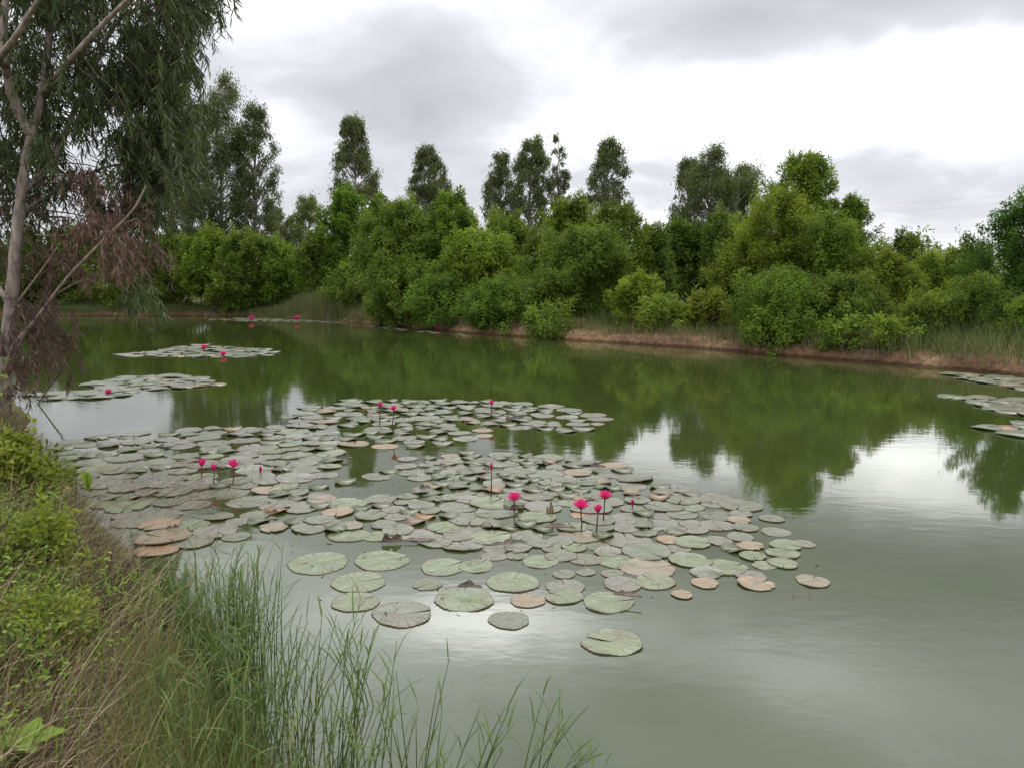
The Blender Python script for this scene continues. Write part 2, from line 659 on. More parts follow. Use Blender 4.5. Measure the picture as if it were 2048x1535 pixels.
M['padrim'] = simple('pad_rim', (.085, .060, .040), .7)
M['padunder'] = simple('pad_underside', (.085, .062, .045), .55, .3, 30, .6)
M['stem'] = simple('flower_stem', (.075, .034, .030), .5)
M['sepal'] = simple('sepal', (.22, .055, .06), .55)
M['stamen'] = simple('stamen', (.55, .16, .10), .6)
M['wire'] = simple('wire', (.30, .30, .31), .5)
M['petal'] = leaf_mat('petal', [(0, (.50, .018, .17)), (.5, (.66, .035, .25)), (1, (.78, .16, .40))], trans=.35, rough=.55)

# ------------------------------------------------------------------ ground, bank, water
def build_ground():
    rr = [0.0]
    r = .25
    while r < 4000:
        rr.append(r)
        r *= 1.03 if r < 80 else 1.18
    rr = np.array(rr[1:])
    aa = np.concatenate([np.linspace(-50, 50, 260, endpoint=False), np.linspace(50, 310, 90, endpoint=False)])
    A, RR = np.meshgrid(np.radians(aa), rr)
    X = RR * np.sin(A)
    Y = RR * np.cos(A)
    s = pond_dist(X, Y)
    Z = ground_z(X, Y, s)
    # the ground sheet ducks under the modelled bank strip of the far shore
    far = (Y > 9) & (s > -.6) & (s < 1.7) & ~((X < -6.0) & (Y < 30)) & (X > -38) & (X < 16)
    Z = np.where(far, Z - .12, Z)
    n_r, n_a = X.shape
    V = np.stack([X, Y, Z], -1).reshape(-1, 3)
    V = np.vstack([V, [[0, 0, gz(0, 0)]]])
    i = np.arange(n_r - 1)[:, None] * n_a + np.arange(n_a)[None]
    j = np.arange(n_r - 1)[:, None] * n_a + (np.arange(n_a) + 1)[None] % n_a
    Q = np.stack([i, j, j + n_a, i + n_a], -1).reshape(-1, 4)
    k = np.arange(n_a)
    T = np.stack([np.full(n_a, n_r * n_a), (k + 1) % n_a, k], 1)
    me = mesh_np('ground', V, [Q, T], None, [M['ground']], smooth=True)
    return whole('ground', me, 'brown and green grassy earth around the pond', 'ground', 'structure')


def resample(line, step):
    d = np.concatenate([[0], np.cumsum(np.linalg.norm(np.diff(line, axis=0), axis=1))])
    t = np.arange(0, d[-1], step)
    return np.stack([np.interp(t, d, line[:, 0]), np.interp(t, d, line[:, 1])], 1)


def build_bank():
    L = resample(far_line[14:-8], .13)
    T = norm(np.gradient(L, axis=0))
    Nn = np.stack([-T[:, 1], T[:, 0]], 1)       # towards the land
    if pond_dist(L[40:41, 0] + Nn[40, 0], L[40:41, 1] + Nn[40, 1])[0] < 0:
        Nn = -Nn
    ss = np.array([-.45, -.25, -.12, -.03, .03, .08, .14, .2, .28, .38, .5, .65, .85, 1.1, 1.4, 1.75, 2.3])
    zz_ = np.array([-.3, -.17, -.08, -.02, .05, .12, .19, .24, .28, .30, .32, .34, .36, .38, .39, .38, .20])
    rows = []
    for k in range(len(L)):
        x, y = L[k]
        lip = .92 + .32 * vnoise(x, y, .9, 5) + .16 * vnoise(x, y, 2.7, 3)
        for s, z in zip(ss, zz_):
            px_, py_ = L[k] + Nn[k] * (s + .07 * vnoise(x, y, 1.9, 7))
            hz = z * (lip if z > 0 and s < 1.0 else 1 + (lip - 1) * max(0, (1.75 - s) / .9) if z > 0 else 1)
            hz += .03 * vnoise(px_, py_, 6, 8) * (s > .05) * (s < 1.5)
            rows.append([px_, py_, hz])
    V = np.array(rows)
    m = len(ss)
    i = (np.arange(len(L) - 1)[:, None] * m + np.arange(m - 1)[None]).ravel()
    Q = np.stack([i, i + 1, i + m + 1, i + m], 1)
    me = mesh_np('far_bank', V, Q, None, [M['bank']], smooth=True)
    return whole('far_bank', me, 'low eroded reddish earth bank along the far shore', 'bank', 'structure'), L, Nn


build_ground()
_, BANK_L, BANK_N = build_bank()
wm = mesh_np('water', [[-90, -6, 0], [60, -6, 0], [60, 62, 0], [-90, 62, 0]], np.array([[0, 1, 2, 3]]), None, [M['water']])
whole('water', wm, 'still murky green pond water reflecting trees and cloud', 'water', 'structure')

# ------------------------------------------------------------------ far trees
def rand_dir(n, up=0.0):
    d = rng.normal(size=(n, 3))
    d[:, 2] += up
    return norm(d)


def bush_leaves(sp, c, hw, z0, z1, n, L, hue=0.0, open_=0.0, lobes=None, ncl=None, shape='dome'):
    """leaf clumps spread through a rounded crown; c = ground x, y"""
    H = z1 - z0
    ncl = ncl or int(np.clip(n / 75, 26, 260))
    ph = rng.uniform(0, 6.28, 4)
    cl = []
    for _ in range(ncl):
        t = rng.uniform(.03, 1) ** .85
        a = rng.uniform(0, 6.28)
        if shape == 'dome':
            rp = math.sqrt(max(0, 1 - max(0, (t - .42) / .58) ** 2.2)) * (.72 + .28 * min(1, t / .35))
        else:
            rp = math.sin(math.pi * min(1, (t * .86 + .12))) ** .8
        rp *= 1 + .26 * math.sin(2 * a + ph[0] + 3 * t) + .20 * math.sin(3 * a + ph[1] - 5 * t)
        u = rng.uniform(0, 1) ** (.34)
        cl.append([c[0] + hw * rp * u * math.cos(a), c[1] + hw * rp * u * math.sin(a), z0 + H * t * .93])
    cl = np.array(cl)
    cr = hw * rng.uniform(.16, .46, ncl) * (1 - .2 * open_) * min(1.0, (24 / ncl) ** .28)
    cr = np.maximum(cr, .12)
    cl += rng.normal(size=cl.shape) * hw * .13
    cl[:, 2] = np.maximum(cl[:, 2], z0)
    cnt = rng.multinomial(n, cr ** 2 / (cr ** 2).sum())
    idx = np.repeat(np.arange(ncl), cnt)
    m = len(idx)
    ctr = np.array([c[0], c[1], z0 + H * .35])
    ax = norm(norm(cl - ctr) * .8 + np.array([0, 0, .75]) + rng.normal(size=cl.shape) * .5)
    st = rng.uniform(.75, 1.55, ncl)
    d = rand_dir(m, .25)
    rad = cr[idx] * rng.uniform(.25, 1.05, m) ** .7
    al = (d * ax[idx]).sum(1, keepdims=True)
    P = cl[idx] + (d + al * ax[idx] * (st[idx] - .35)[:, None]) * rad[:, None] * .86
    P[:, 2] = np.maximum(P[:, 2], z0 * .5 + .05)
    Nn = norm(d + np.array([0, 0, .7]) + rng.normal(size=(m, 3)) * .6)
    A = norm(np.cross(Nn, rng.normal(size=(m, 3))) + d * .5 + ax[idx] * .3 + np.array([0, 0, -.3]))
    tint = np.clip(.42 + hue + rng.normal(0, .17, ncl)[idx] + rng.normal(0, .16, m), 0, 1)
    sz = rng.uniform(.8, 1.35, ncl)[idx]
    sp.leaves(P, A, Nn, L * sz * rng.uniform(.7, 1.3, m), L * sz * rng.uniform(.36, .55, m), tint)
    # stray shoots that break the outline
    ns = max(10, ncl // 2)
    for _ in range(ns):
        k = rng.integers(ncl)
        v = norm(np.array([rng.normal() * .5, rng.normal() * .5, 1.0]))
        ln = cr[k] * rng.uniform(1.3, 2.6)
        q = 16
        t = rng.uniform(.3, 1, q)
        P = cl[k] + v * (ln * t)[:, None] + rng.normal(size=(q, 3)) * .05 * hw
        Nn = rand_dir(q, .8)
        A = norm(rand_dir(q, .2) + v * .5)
        sp.leaves(P, A, Nn, L * rng.uniform(.8, 1.4, q), L * rng.uniform(.3, .5, q), np.clip(.6 + hue + rng.normal(0, .12, q), 0, 1))
    return cl


def limb_path(a, b, sag=.0, n=5, wob=.05):
    t = np.linspace(0, 1, n)[:, None]
    p = a + (b - a) * t
    p[:, 2] += sag * np.sin(t[:, 0] * np.pi)
    ln = np.linalg.norm(b - a)
    p[1:-1] += rng.normal(size=(n - 2, 3)) * wob * ln
    return p


tree_count = 0


def make_tree(name, cat, label, x, top, hw, D, col=(1, 1, 1), hue=0.0, kind='bush', low=.06, dens=1.0, group=None, trunkmat='darkbark', lean=0.0, leafpx=5.2, stems=1):
    base = at(x, HORIZON, D)
    bx, by = base[0], base[1]
    bz = max(gz(bx, by), .02)
    tp = at(x, top, D)
    H = tp[2] - bz
    hwm = hw / FPX * D
    root = thing(name, label, cat, (bx, by, bz - .05), group=group)
    o = np.array([bx, by, bz - .05])
    A_px = 2 * hw * (H / D * FPX)
    L = leafpx / FPX * D
    leaf = Soup()
    wood = Soup()
    if kind == 'bush':
        n = int(np.clip(1.25 * A_px * dens, 700, 42000))
        cl = bush_leaves(leaf, (bx, by), hwm, bz + low * H, bz + H, n, L, hue)
        fork = np.array([bx, by, bz + H * .22])
        wood.tube(limb_path(o, fork, 0, 4, .03), np.linspace(.035 * hwm + .03, .028 * hwm + .02, 4), 7)
        for k in rng.permutation(len(cl))[:10]:
            p = limb_path(fork, cl[k], .1 * H * .2, 5, .05)
            wood.tube(p, np.linspace(.022 * hwm + .01, .006, 5), 5)
        mat = M['bush']
    else:
        n = int(np.clip(.50 * A_px * dens, 500, 42000))
        z0 = bz + low * H
        ncl = int(np.clip(n / 60, 20, 150))
        stem_pts = []
        for sidx in range(stems):
            off = (rng.uniform(-.35, .35) if stems > 1 else 0) * hwm
            ex = bx + off * 2.0 + lean * hwm
            topz = bz + H * (.97 if sidx == 0 else rng.uniform(.72, .92))
            pth = limb_path(o + np.array([off * .6, rng.uniform(-.2, .2) * (stems > 1), 0]), np.array([ex, by + rng.uniform(-.2, .2) * hwm, topz]), 0, 9, .008)
            wood.tube(pth, np.linspace(.012 * H, .0018 * H, 9), 7)
            stem_pts.append(pth)
        cl = []
        for _ in range(ncl):
            t = rng.uniform(0, 1) ** .9
            pth = stem_pts[rng.integers(stems)]
            z = z0 + (bz + H - z0) * t
            zs = pth[:, 2]
            if z > zs[-1]:
                z = rng.uniform(z0, zs[-1])
                t = (z - z0) / (bz + H - z0)
            px_ = np.interp(z, zs, pth[:, 0])
            py_ = np.interp(z, zs, pth[:, 1])
            prof = math.sin(math.pi * (.10 + .86 * t)) ** .75 * (1 - .25 * t) * (1.0 if stems == 1 else .8)
            a = rng.uniform(0, 6.28)
            rr = hwm * 1.08 * prof * rng.uniform(.15, 1) ** .5
            q = np.array([px_ + rr * math.cos(a), py_ + rr * math.sin(a), z])
            cl.append(q)
            if rng.uniform() < .55:
                z1_ = max(bz + H * .15, z - rr * rng.uniform(.8, 1.6))
                s0 = np.array([np.interp(z1_, zs, pth[:, 0]), np.interp(z1_, zs, pth[:, 1]), z1_])
                wood.tube(limb_path(s0, q, .05 * rr, 5, .03), np.linspace(.0045 * H, .0012 * H, 5), 5)
        cl = np.array(cl)
        cr = hwm * rng.uniform(.10, .25, ncl)
        cnt = rng.multinomial(n, cr ** 2 / (cr ** 2).sum())
        idx = np.repeat(np.arange(ncl), cnt)
        m = len(idx)
        P = cl[idx] + rng.normal(size=(m, 3)) * cr[idx][:, None] * np.array([.5, .5, .62])
        A = norm(rng.normal(size=(m, 3)) * .55 + np.array([.0, 0, -1.0]))
        Nn = rand_dir(m, .3)
        tint = np.clip(.45 + hue + rng.normal(0, .12, ncl)[idx] + rng.normal(0, .17, m), 0, 1)
        leaf.leaves(P, A, Nn, L * rng.uniform(.8, 1.5, m), L * rng.uniform(.24, .38, m), tint)
        mat = M['euc']
    part('trunk', wood.mesh('trunk', [M[trunkmat]], o), root)
    c = part('crown', leaf.mesh('crown', [mat], o), root, kind='stuff')
    c.color = (*col, 1)
    return root


EG = 'tall eucalyptus trees behind the far shore'
make_tree('eucalyptus_tree', 'tree', 'broad tall eucalyptus on the far shore just right of the overhanging tree', 440, 138, 82, 52, (.95, .98, .9), 0, 'euc', .28, 1.15, EG, 'farbark', 0, stems=3)
make_tree('eucalyptus_tree', 'tree', 'slanting eucalyptus with a rounded top right of the broad tall eucalyptus', 505, 200, 50, 54, (.95, .98, .9), 0, 'euc', .28, 1.0, EG, 'farbark', .35, stems=1)
make_tree('eucalyptus_tree', 'tree', 'eucalyptus half hidden behind the drooping leaves of the overhanging tree', 372, 205, 46, 56, (1, 1, 1), -.05, 'euc', .30, .8, EG, 'farbark', 0)
make_tree('eucalyptus_tree', 'tree', 'tall dense columnar eucalyptus standing alone above a green bush, grey sky either side', 712, 228, 46, 70, (1.0, 1.05, .95), -.02, 'euc', .32, 1.35, EG, 'farbark')
make_tree('eucalyptus_tree', 'tree', 'shorter cone-shaped eucalyptus above the middle of the thicket', 860, 287, 46, 74, (1.0, 1.05, .95), -.02, 'euc', .32, 1.3, EG, 'farbark')
make_tree('eucalyptus_tree', 'tree', 'left and lowest eucalyptus of the close cluster above the thicket', 1004, 300, 38, 70, (1.0, 1.05, .95), -.02, 'euc', .32, 1.0, EG, 'farbark')
make_tree('eucalyptus_tree', 'tree', 'thickest eucalyptus in the middle of the close cluster above the thicket', 1062, 266, 46, 68, (1.0, 1.05, .95), 0, 'euc', .32, 1.15, EG, 'farbark')
make_tree('eucalyptus_tree', 'tree', 'thin see-through eucalyptus with sparse leaves between two dense ones', 1128, 262, 28, 69, (.95, .95, .9), 0, 'euc', .34, .55, EG, 'farbark', stems=2)
make_tree('eucalyptus_tree', 'tree', 'rounded dense eucalyptus right of the sparse one above the thicket', 1213, 274, 48, 68, (1.0, 1.05, .95), 0, 'euc', .30, 1.25, EG, 'farbark')
make_tree('eucalyptus_tree', 'tree', 'wide-crowned eucalyptus left of the yellowish bank tree', 1428, 297, 84, 50, (.9, .95, .85), 0, 'euc', .22, 1.45, EG, 'farbark', .1, stems=3)
make_tree('eucalyptus_tree', 'tree', 'narrow eucalyptus leaning on the wide-crowned one at its left side', 1366, 305, 36, 51, (.9, .95, .9), 0, 'euc', .22, .9, EG, 'farbark', .1)
make_tree('eucalyptus_tree', 'tree', 'leafy eucalyptus crowding the right side of the wide-crowned one', 1478, 325, 40, 52, (.9, .95, .85), 0, 'euc', .22, 1.2, EG, 'farbark')
make_tree('eucalyptus_tree', 'tree', 'small distant eucalyptus low in the gap right of the tall shore eucalyptus', 556, 414, 32, 80, (1.0, 1.05, 1.0), .05, 'euc', .2, 1.1, EG, 'farbark')
make_tree('eucalyptus_tree', 'tree', 'distant eucalyptus with bushy top beside the lone columnar eucalyptus', 620, 388, 38, 82, (1.05, 1.15, .9), .1, 'euc', .2, 1.2, EG, 'farbark')
make_tree('eucalyptus_tree', 'tree', 'lowest distant eucalyptus between the two other distant ones', 590, 425, 26, 86, (1, 1.05, 1), .05, 'euc', .2, 1.1, EG, 'farbark')

TG = 'leafy trees and bushes of the far thicket'
dk = (.72, .80, .75)
md = (.9, .95, .85)
lt = (1.12, 1.15, .85)
yl = (1.22, 1.2, .8)
BUSH = [  # x, top, half width, depth, colour, hue, label, low, density
    (60, 470, 70, 50, dk, 0, 'dark bush behind the pale trunk of the overhanging tree', .05, .8),
    (165, 455, 70, 51, md, 0, 'green bush on the left shore seen through rust-brown leaves', .05, .8),
    (265, 490, 60, 49, md, .05, 'bush on the left shore under the hanging brown sprays', .05, .8),
    (345, 470, 58, 49, md, .05, 'dense bush at the shore below the half hidden eucalyptus', .05, 1),
    (425, 460, 55, 48, lt, 0, 'yellow-green bush in front of the tall shore eucalyptus trunks', .12, .9),
    (490, 462, 48, 47, md, .0, 'rounded bush at the foot of the slanting eucalyptus', .05, .9),
    (556, 492, 58, 48, (.92, 1.08, .8), .1, 'bright fresh green rounded bush behind the reeds', .05, 1),
    (640, 470, 48, 46, md, 0, 'olive bush right of the bright fresh green bush', .05, 1),
    (697, 372, 48, 47, (.85, 1.05, .75), .08, 'tall fresh green tree at the foot of the lone columnar eucalyptus', .05, 1),
    (765, 385, 36, 44, md, .05, 'slender green tree with an uneven top right of the tall fresh green tree', .05, 1),
    (805, 408, 78, 37, md, .08, 'broad green tree at the left end of the thicket top', .05, 1),
    (905, 384, 58, 38, (.85, .98, .8), .05, 'highest pointed green tree in the middle of the thicket', .05, 1),
    (1010, 424, 62, 36, md, .1, 'green tree in the dip of the thicket below the eucalyptus cluster', .05, 1),
    (955, 470, 80, 33, lt, .1, 'yellow-green tree standing forward in the middle of the thicket', .05, 1),
    (800, 520, 74, 34.6, md, .0, 'low domed bush at the front left of the thicket', .03, 1),
    (1140, 392, 66, 34.5, (1.0, 1.0, .8), .08, 'leafy green tree with soft rounded top right of the dip', .05, 1),
    (1225, 408, 62, 32, (.95, .95, .75), .05, 'big soft green tree at the right end of the thicket', .05, 1),
    (1170, 460, 92, 30, md, 0, 'wide dark green tree at the right front of the thicket', .03, 1),
    (1300, 455, 52, 33, dk, 0, 'dark bush sloping down at the right edge of the thicket', .05, 1),
    (890, 560, 66, 32, (.75, .95, .8), .0, 'shadowy low bush at the shore below the yellow-green tree', .02, 1),
    (1000, 570, 70, 29.5, (.75, .98, .75), .05, 'low broad-leaved bush at the shore under the thicket', .02, 1),
    (1085, 560, 60, 29, md, .0, 'mid-height bush at the shore left of the round tuft on the bank', .02, 1),
    (705, 530, 50, 41, md, .05, 'bush at the shore right behind the reeds', .03, 1),
    (1275, 548, 42, 26, yl, .05, 'small bright yellow-green shrub on the bank right of the thicket', .05, .8),
    (1360, 440, 52, 46, dk, -.05, 'dark bush below the narrow leaning eucalyptus', .05, .9),
    (1440, 430, 58, 45, dk, -.05, 'dark shaded bush below the wide-crowned eucalyptus', .05, .9),
    (1595, 303, 66, 27, (1.0, 1.05, .75), .1, 'open-crowned tree topping the right-hand bank clump', .30, .62),
    (1545, 385, 92, 25, (1.15, 1.1, .78), .1, 'wide tree with yellowing leaves on the right-hand bank', .1, 1),
    (1655, 440, 88, 23.5, (.95, 1.0, .75), .05, 'spreading green tree on the bank right of the yellowing tree', .05, 1),
    (1697, 383, 36, 26, (.95, 1.05, .85), .05, 'slim tree top with big leaves right of the open-crowned tree', .2, .8),
    (1470, 500, 54, 25, (1.05, 1.0, .75), .05, 'bush at the left foot of the yellowing tree', .05, .9),
    (1560, 560, 85, 21.5, (.8, .95, .75), .0, 'dense low bush hanging over the right-hand bank', .02, 1),
    (1690, 560, 70, 21, md, .0, 'low bush on the right-hand bank below the spreading tree', .02, 1),
    (1770, 510, 58, 22, (1.05, 1.0, .7), .05, 'rounded yellow-green bush right of the spreading tree', .03, 1),
    (1810, 468, 52, 31, (.8, .8, .75), -.05, 'dark twiggy bush with a ragged top left of the low gap of sky', .05, .75),
    (1865, 512, 60, 25, lt, .1, 'yellow-green bush under the low gap of sky', .03, .9),
    (1935, 490, 50, 25, md, .05, 'green bush left of the dark layered tree', .03, .9),
    (2045, 393, 82, 20, (.55, .80, .70), -.05, 'dark blue-green layered tree at the far right of the shore', .08, 1),
    (1960, 560, 60, 19, md, .05, 'bush on the bank in front of the dark layered tree', .03, .9),
    (2075, 590, 50, 17.5, lt, .05, 'bright bush at the extreme right on the bank', .03, .9),
    (1850, 590, 60, 19.5, (1.0, 1.0, .75), .05, 'low weedy bush on the bank under the yellow-green bush', .02, .9),
]
for x, top, hw, D, col, hue, lab, low, dens in BUSH:
    make_tree('leafy_tree' if top < 470 else 'bush', 'tree' if top < 470 else 'bush', lab, x, top, hw, D, col, hue, 'bush', low, dens, TG)

SG = 'small shrubs along the far bank'
for x, top, hw, D, col, hue, lab in [
        (1100, 618, 42, 26.7, md, .1, 'round green tuft of a shrub on the far bank edge'),
        (1550, 622, 52, 20.5, (.95, 1.05, .8), .08, 'bright leafy shrub trailing down to the water on the right-hand bank'),
        (1690, 645, 40, 19.2, (.95, 1.08, .8), .1, 'small fresh green shrub on the bank right of the trailing shrub'),
        (1330, 600, 44, 24.6, lt, .1, 'yellowish shrub on the bank below the narrow eucalyptus'),
        (1420, 590, 46, 24, (1.15, 1.0, .75), .05, 'pale dry-looking shrub left of the bush hanging over the bank'),
        (1790, 640, 34, 18.3, lt, .1, 'weedy shrub on the bank right of the small fresh green shrub')]:
    make_tree('shrub', 'shrub', lab, x, top, hw * 1.15, D, col, hue, 'bush', .0, .42, SG, leafpx=7.0)


def far_woods():
    sp = Soup()
    for k in range(150):
        a = R(-62 + 124 * k / 149 + rng.uniform(-.4, .4))
        D = rng.uniform(75, 120)
        x, y = D * math.tan(a), D
        if abs(a) > R(50):
            x *= .9
        H = rng.uniform(4.2, 6.6)
        bush_leaves(sp, (x, y), rng.uniform(2.2, 3.6), .15, .9 + H, 620, .45, -.05, ncl=16)
    # trees around the left end and behind the camera-side banks
    for k in range(26):
        x, y = -54 - rng.uniform(0, 10), rng.uniform(8, 60)
        bush_leaves(sp, (x, y), rng.uniform(1.6, 2.8), .4, rng.uniform(3.5, 6), 900, .26, -.05, ncl=18)
    for k in range(20):
        x, y = 22 + rng.uniform(0, 10), rng.uniform(2, 18)
        bush_leaves(sp, (x, y), rng.uniform(1.4, 2.4), .4, rng.uniform(3, 5.5), 900, .22, 0, ncl=18)
    o = whole('far_woods', sp.mesh('far_woods', [M['bush']]), 'distant belt of woods filling in behind the shore trees', 'woods', 'stuff')
    o.color = (.8, .9, .9, 1)


far_woods()

# ------------------------------------------------------------------ grass of the far shore
def bank_grass():
    sp = Soup()
    n = 60000
    k = rng.integers(0, len(BANK_L), n)
    s = rng.uniform(.25, 1, n) ** 1.3 * 4.2
    s = np.where(rng.uniform(size=n) < .35, rng.uniform(.12, 1.2, n), s)
    p = BANK_L[k] + BANK_N[k] * s[:, None] + rng.normal(size=(n, 2)) * .1
    patch = vnoise(p[:, 0], p[:, 1], .9, 11)
    keep = (patch + rng.normal(0, .35, n) > -.75 + .8 * np.clip(.6 - s, 0, 1) - .9 * np.clip((p[:, 0] - 6) / 3, 0, 1) - .9 * np.clip((-p[:, 0] - 9) / 3, 0, 1))
    p, s, patch = p[keep], s[keep], patch[keep]
    z = ground_z(p[:, 0], p[:, 1])
    z = np.where(s < 1.3, np.interp(s, [.1, .3, 1.3], [.1, .24, .34]), z)
    k2 = rng.integers(0, len(BANK_L), 30000)
    k2 = k2[BANK_L[k2, 0] < -6]
    s2 = rng.uniform(.0, .9, len(k2))
    p = np.vstack([p, BANK_L[k2] + BANK_N[k2] * s2[:, None]])
    s = np.concatenate([s, s2])
    z = np.concatenate([z, np.interp(s2, [0, .1, .3, 1.3], [.0, .1, .24, .34])])
    patch = np.concatenate([patch, vnoise(p[-len(k2):, 0], p[-len(k2):, 1], .9, 11)])
    n = len(p)
    H = rng.uniform(.18, .5, n) * (1 + .6 * np.clip(s - 1, 0, 1)) * (1 + .35 * patch)
    right = np.clip((p[:, 0] - 5) / 4, 0, 1)
    H *= 1 + .35 * right
    tint = np.clip(.70 - .34 * np.clip(s - .5, 0, 1.6) + .18 * vnoise(p[:, 0], p[:, 1], .5, 3) + rng.normal(0, .16, n) - .25 * np.clip((-p[:, 0] - 7) / 4, 0, 1) - .22 * np.clip((p[:, 0] - 5) / 3, 0, 1), 0, 1)
    sp.blades(np.c_[p, z - .02], H, rng.normal(size=(n, 2)) * .28, rng.uniform(.010, .022, n), tint, 2)
    whole('bank_grass', sp.mesh('bank_grass', [M['bankgrass']]), 'tan and green grass along the top of the far bank', 'grass', 'stuff')
    # tall reeds by the water on the left of the far shore
    sp = Soup()
    n = 5200
    u = np.clip(rng.normal(.5, .3, n), 0, 1)
    xs = 430 + u * 330
    pts = []
    for x in xs:
        yb = np.interp(x, [q[0] for q in FAR_PX], [q[1] for q in FAR_PX])
        pts.append(on(x, yb + rng.uniform(-1.5, .6))[:2])
    p = np.array(pts)
    p[:, 1] += rng.uniform(-.2, 1.6, n)
    z = np.maximum(ground_z(p[:, 0], p[:, 1]), -.05)
    dens = np.exp(-((xs - 640) / 75) ** 2)
    H = (.45 + 1.15 * dens) * rng.uniform(.5, 1.1, n)
    sp.blades(np.c_[p, z], H, rng.normal(size=(n, 2)) * .16, rng.uniform(.015, .03, n), np.clip(.45 + rng.normal(0, .22, n), 0, 1), 3)
    whole('reeds', sp.mesh('reeds', [M['bankgrass']]), 'tall upright reeds at the waterline of the far left shore', 'reeds', 'stuff')


bank_grass()

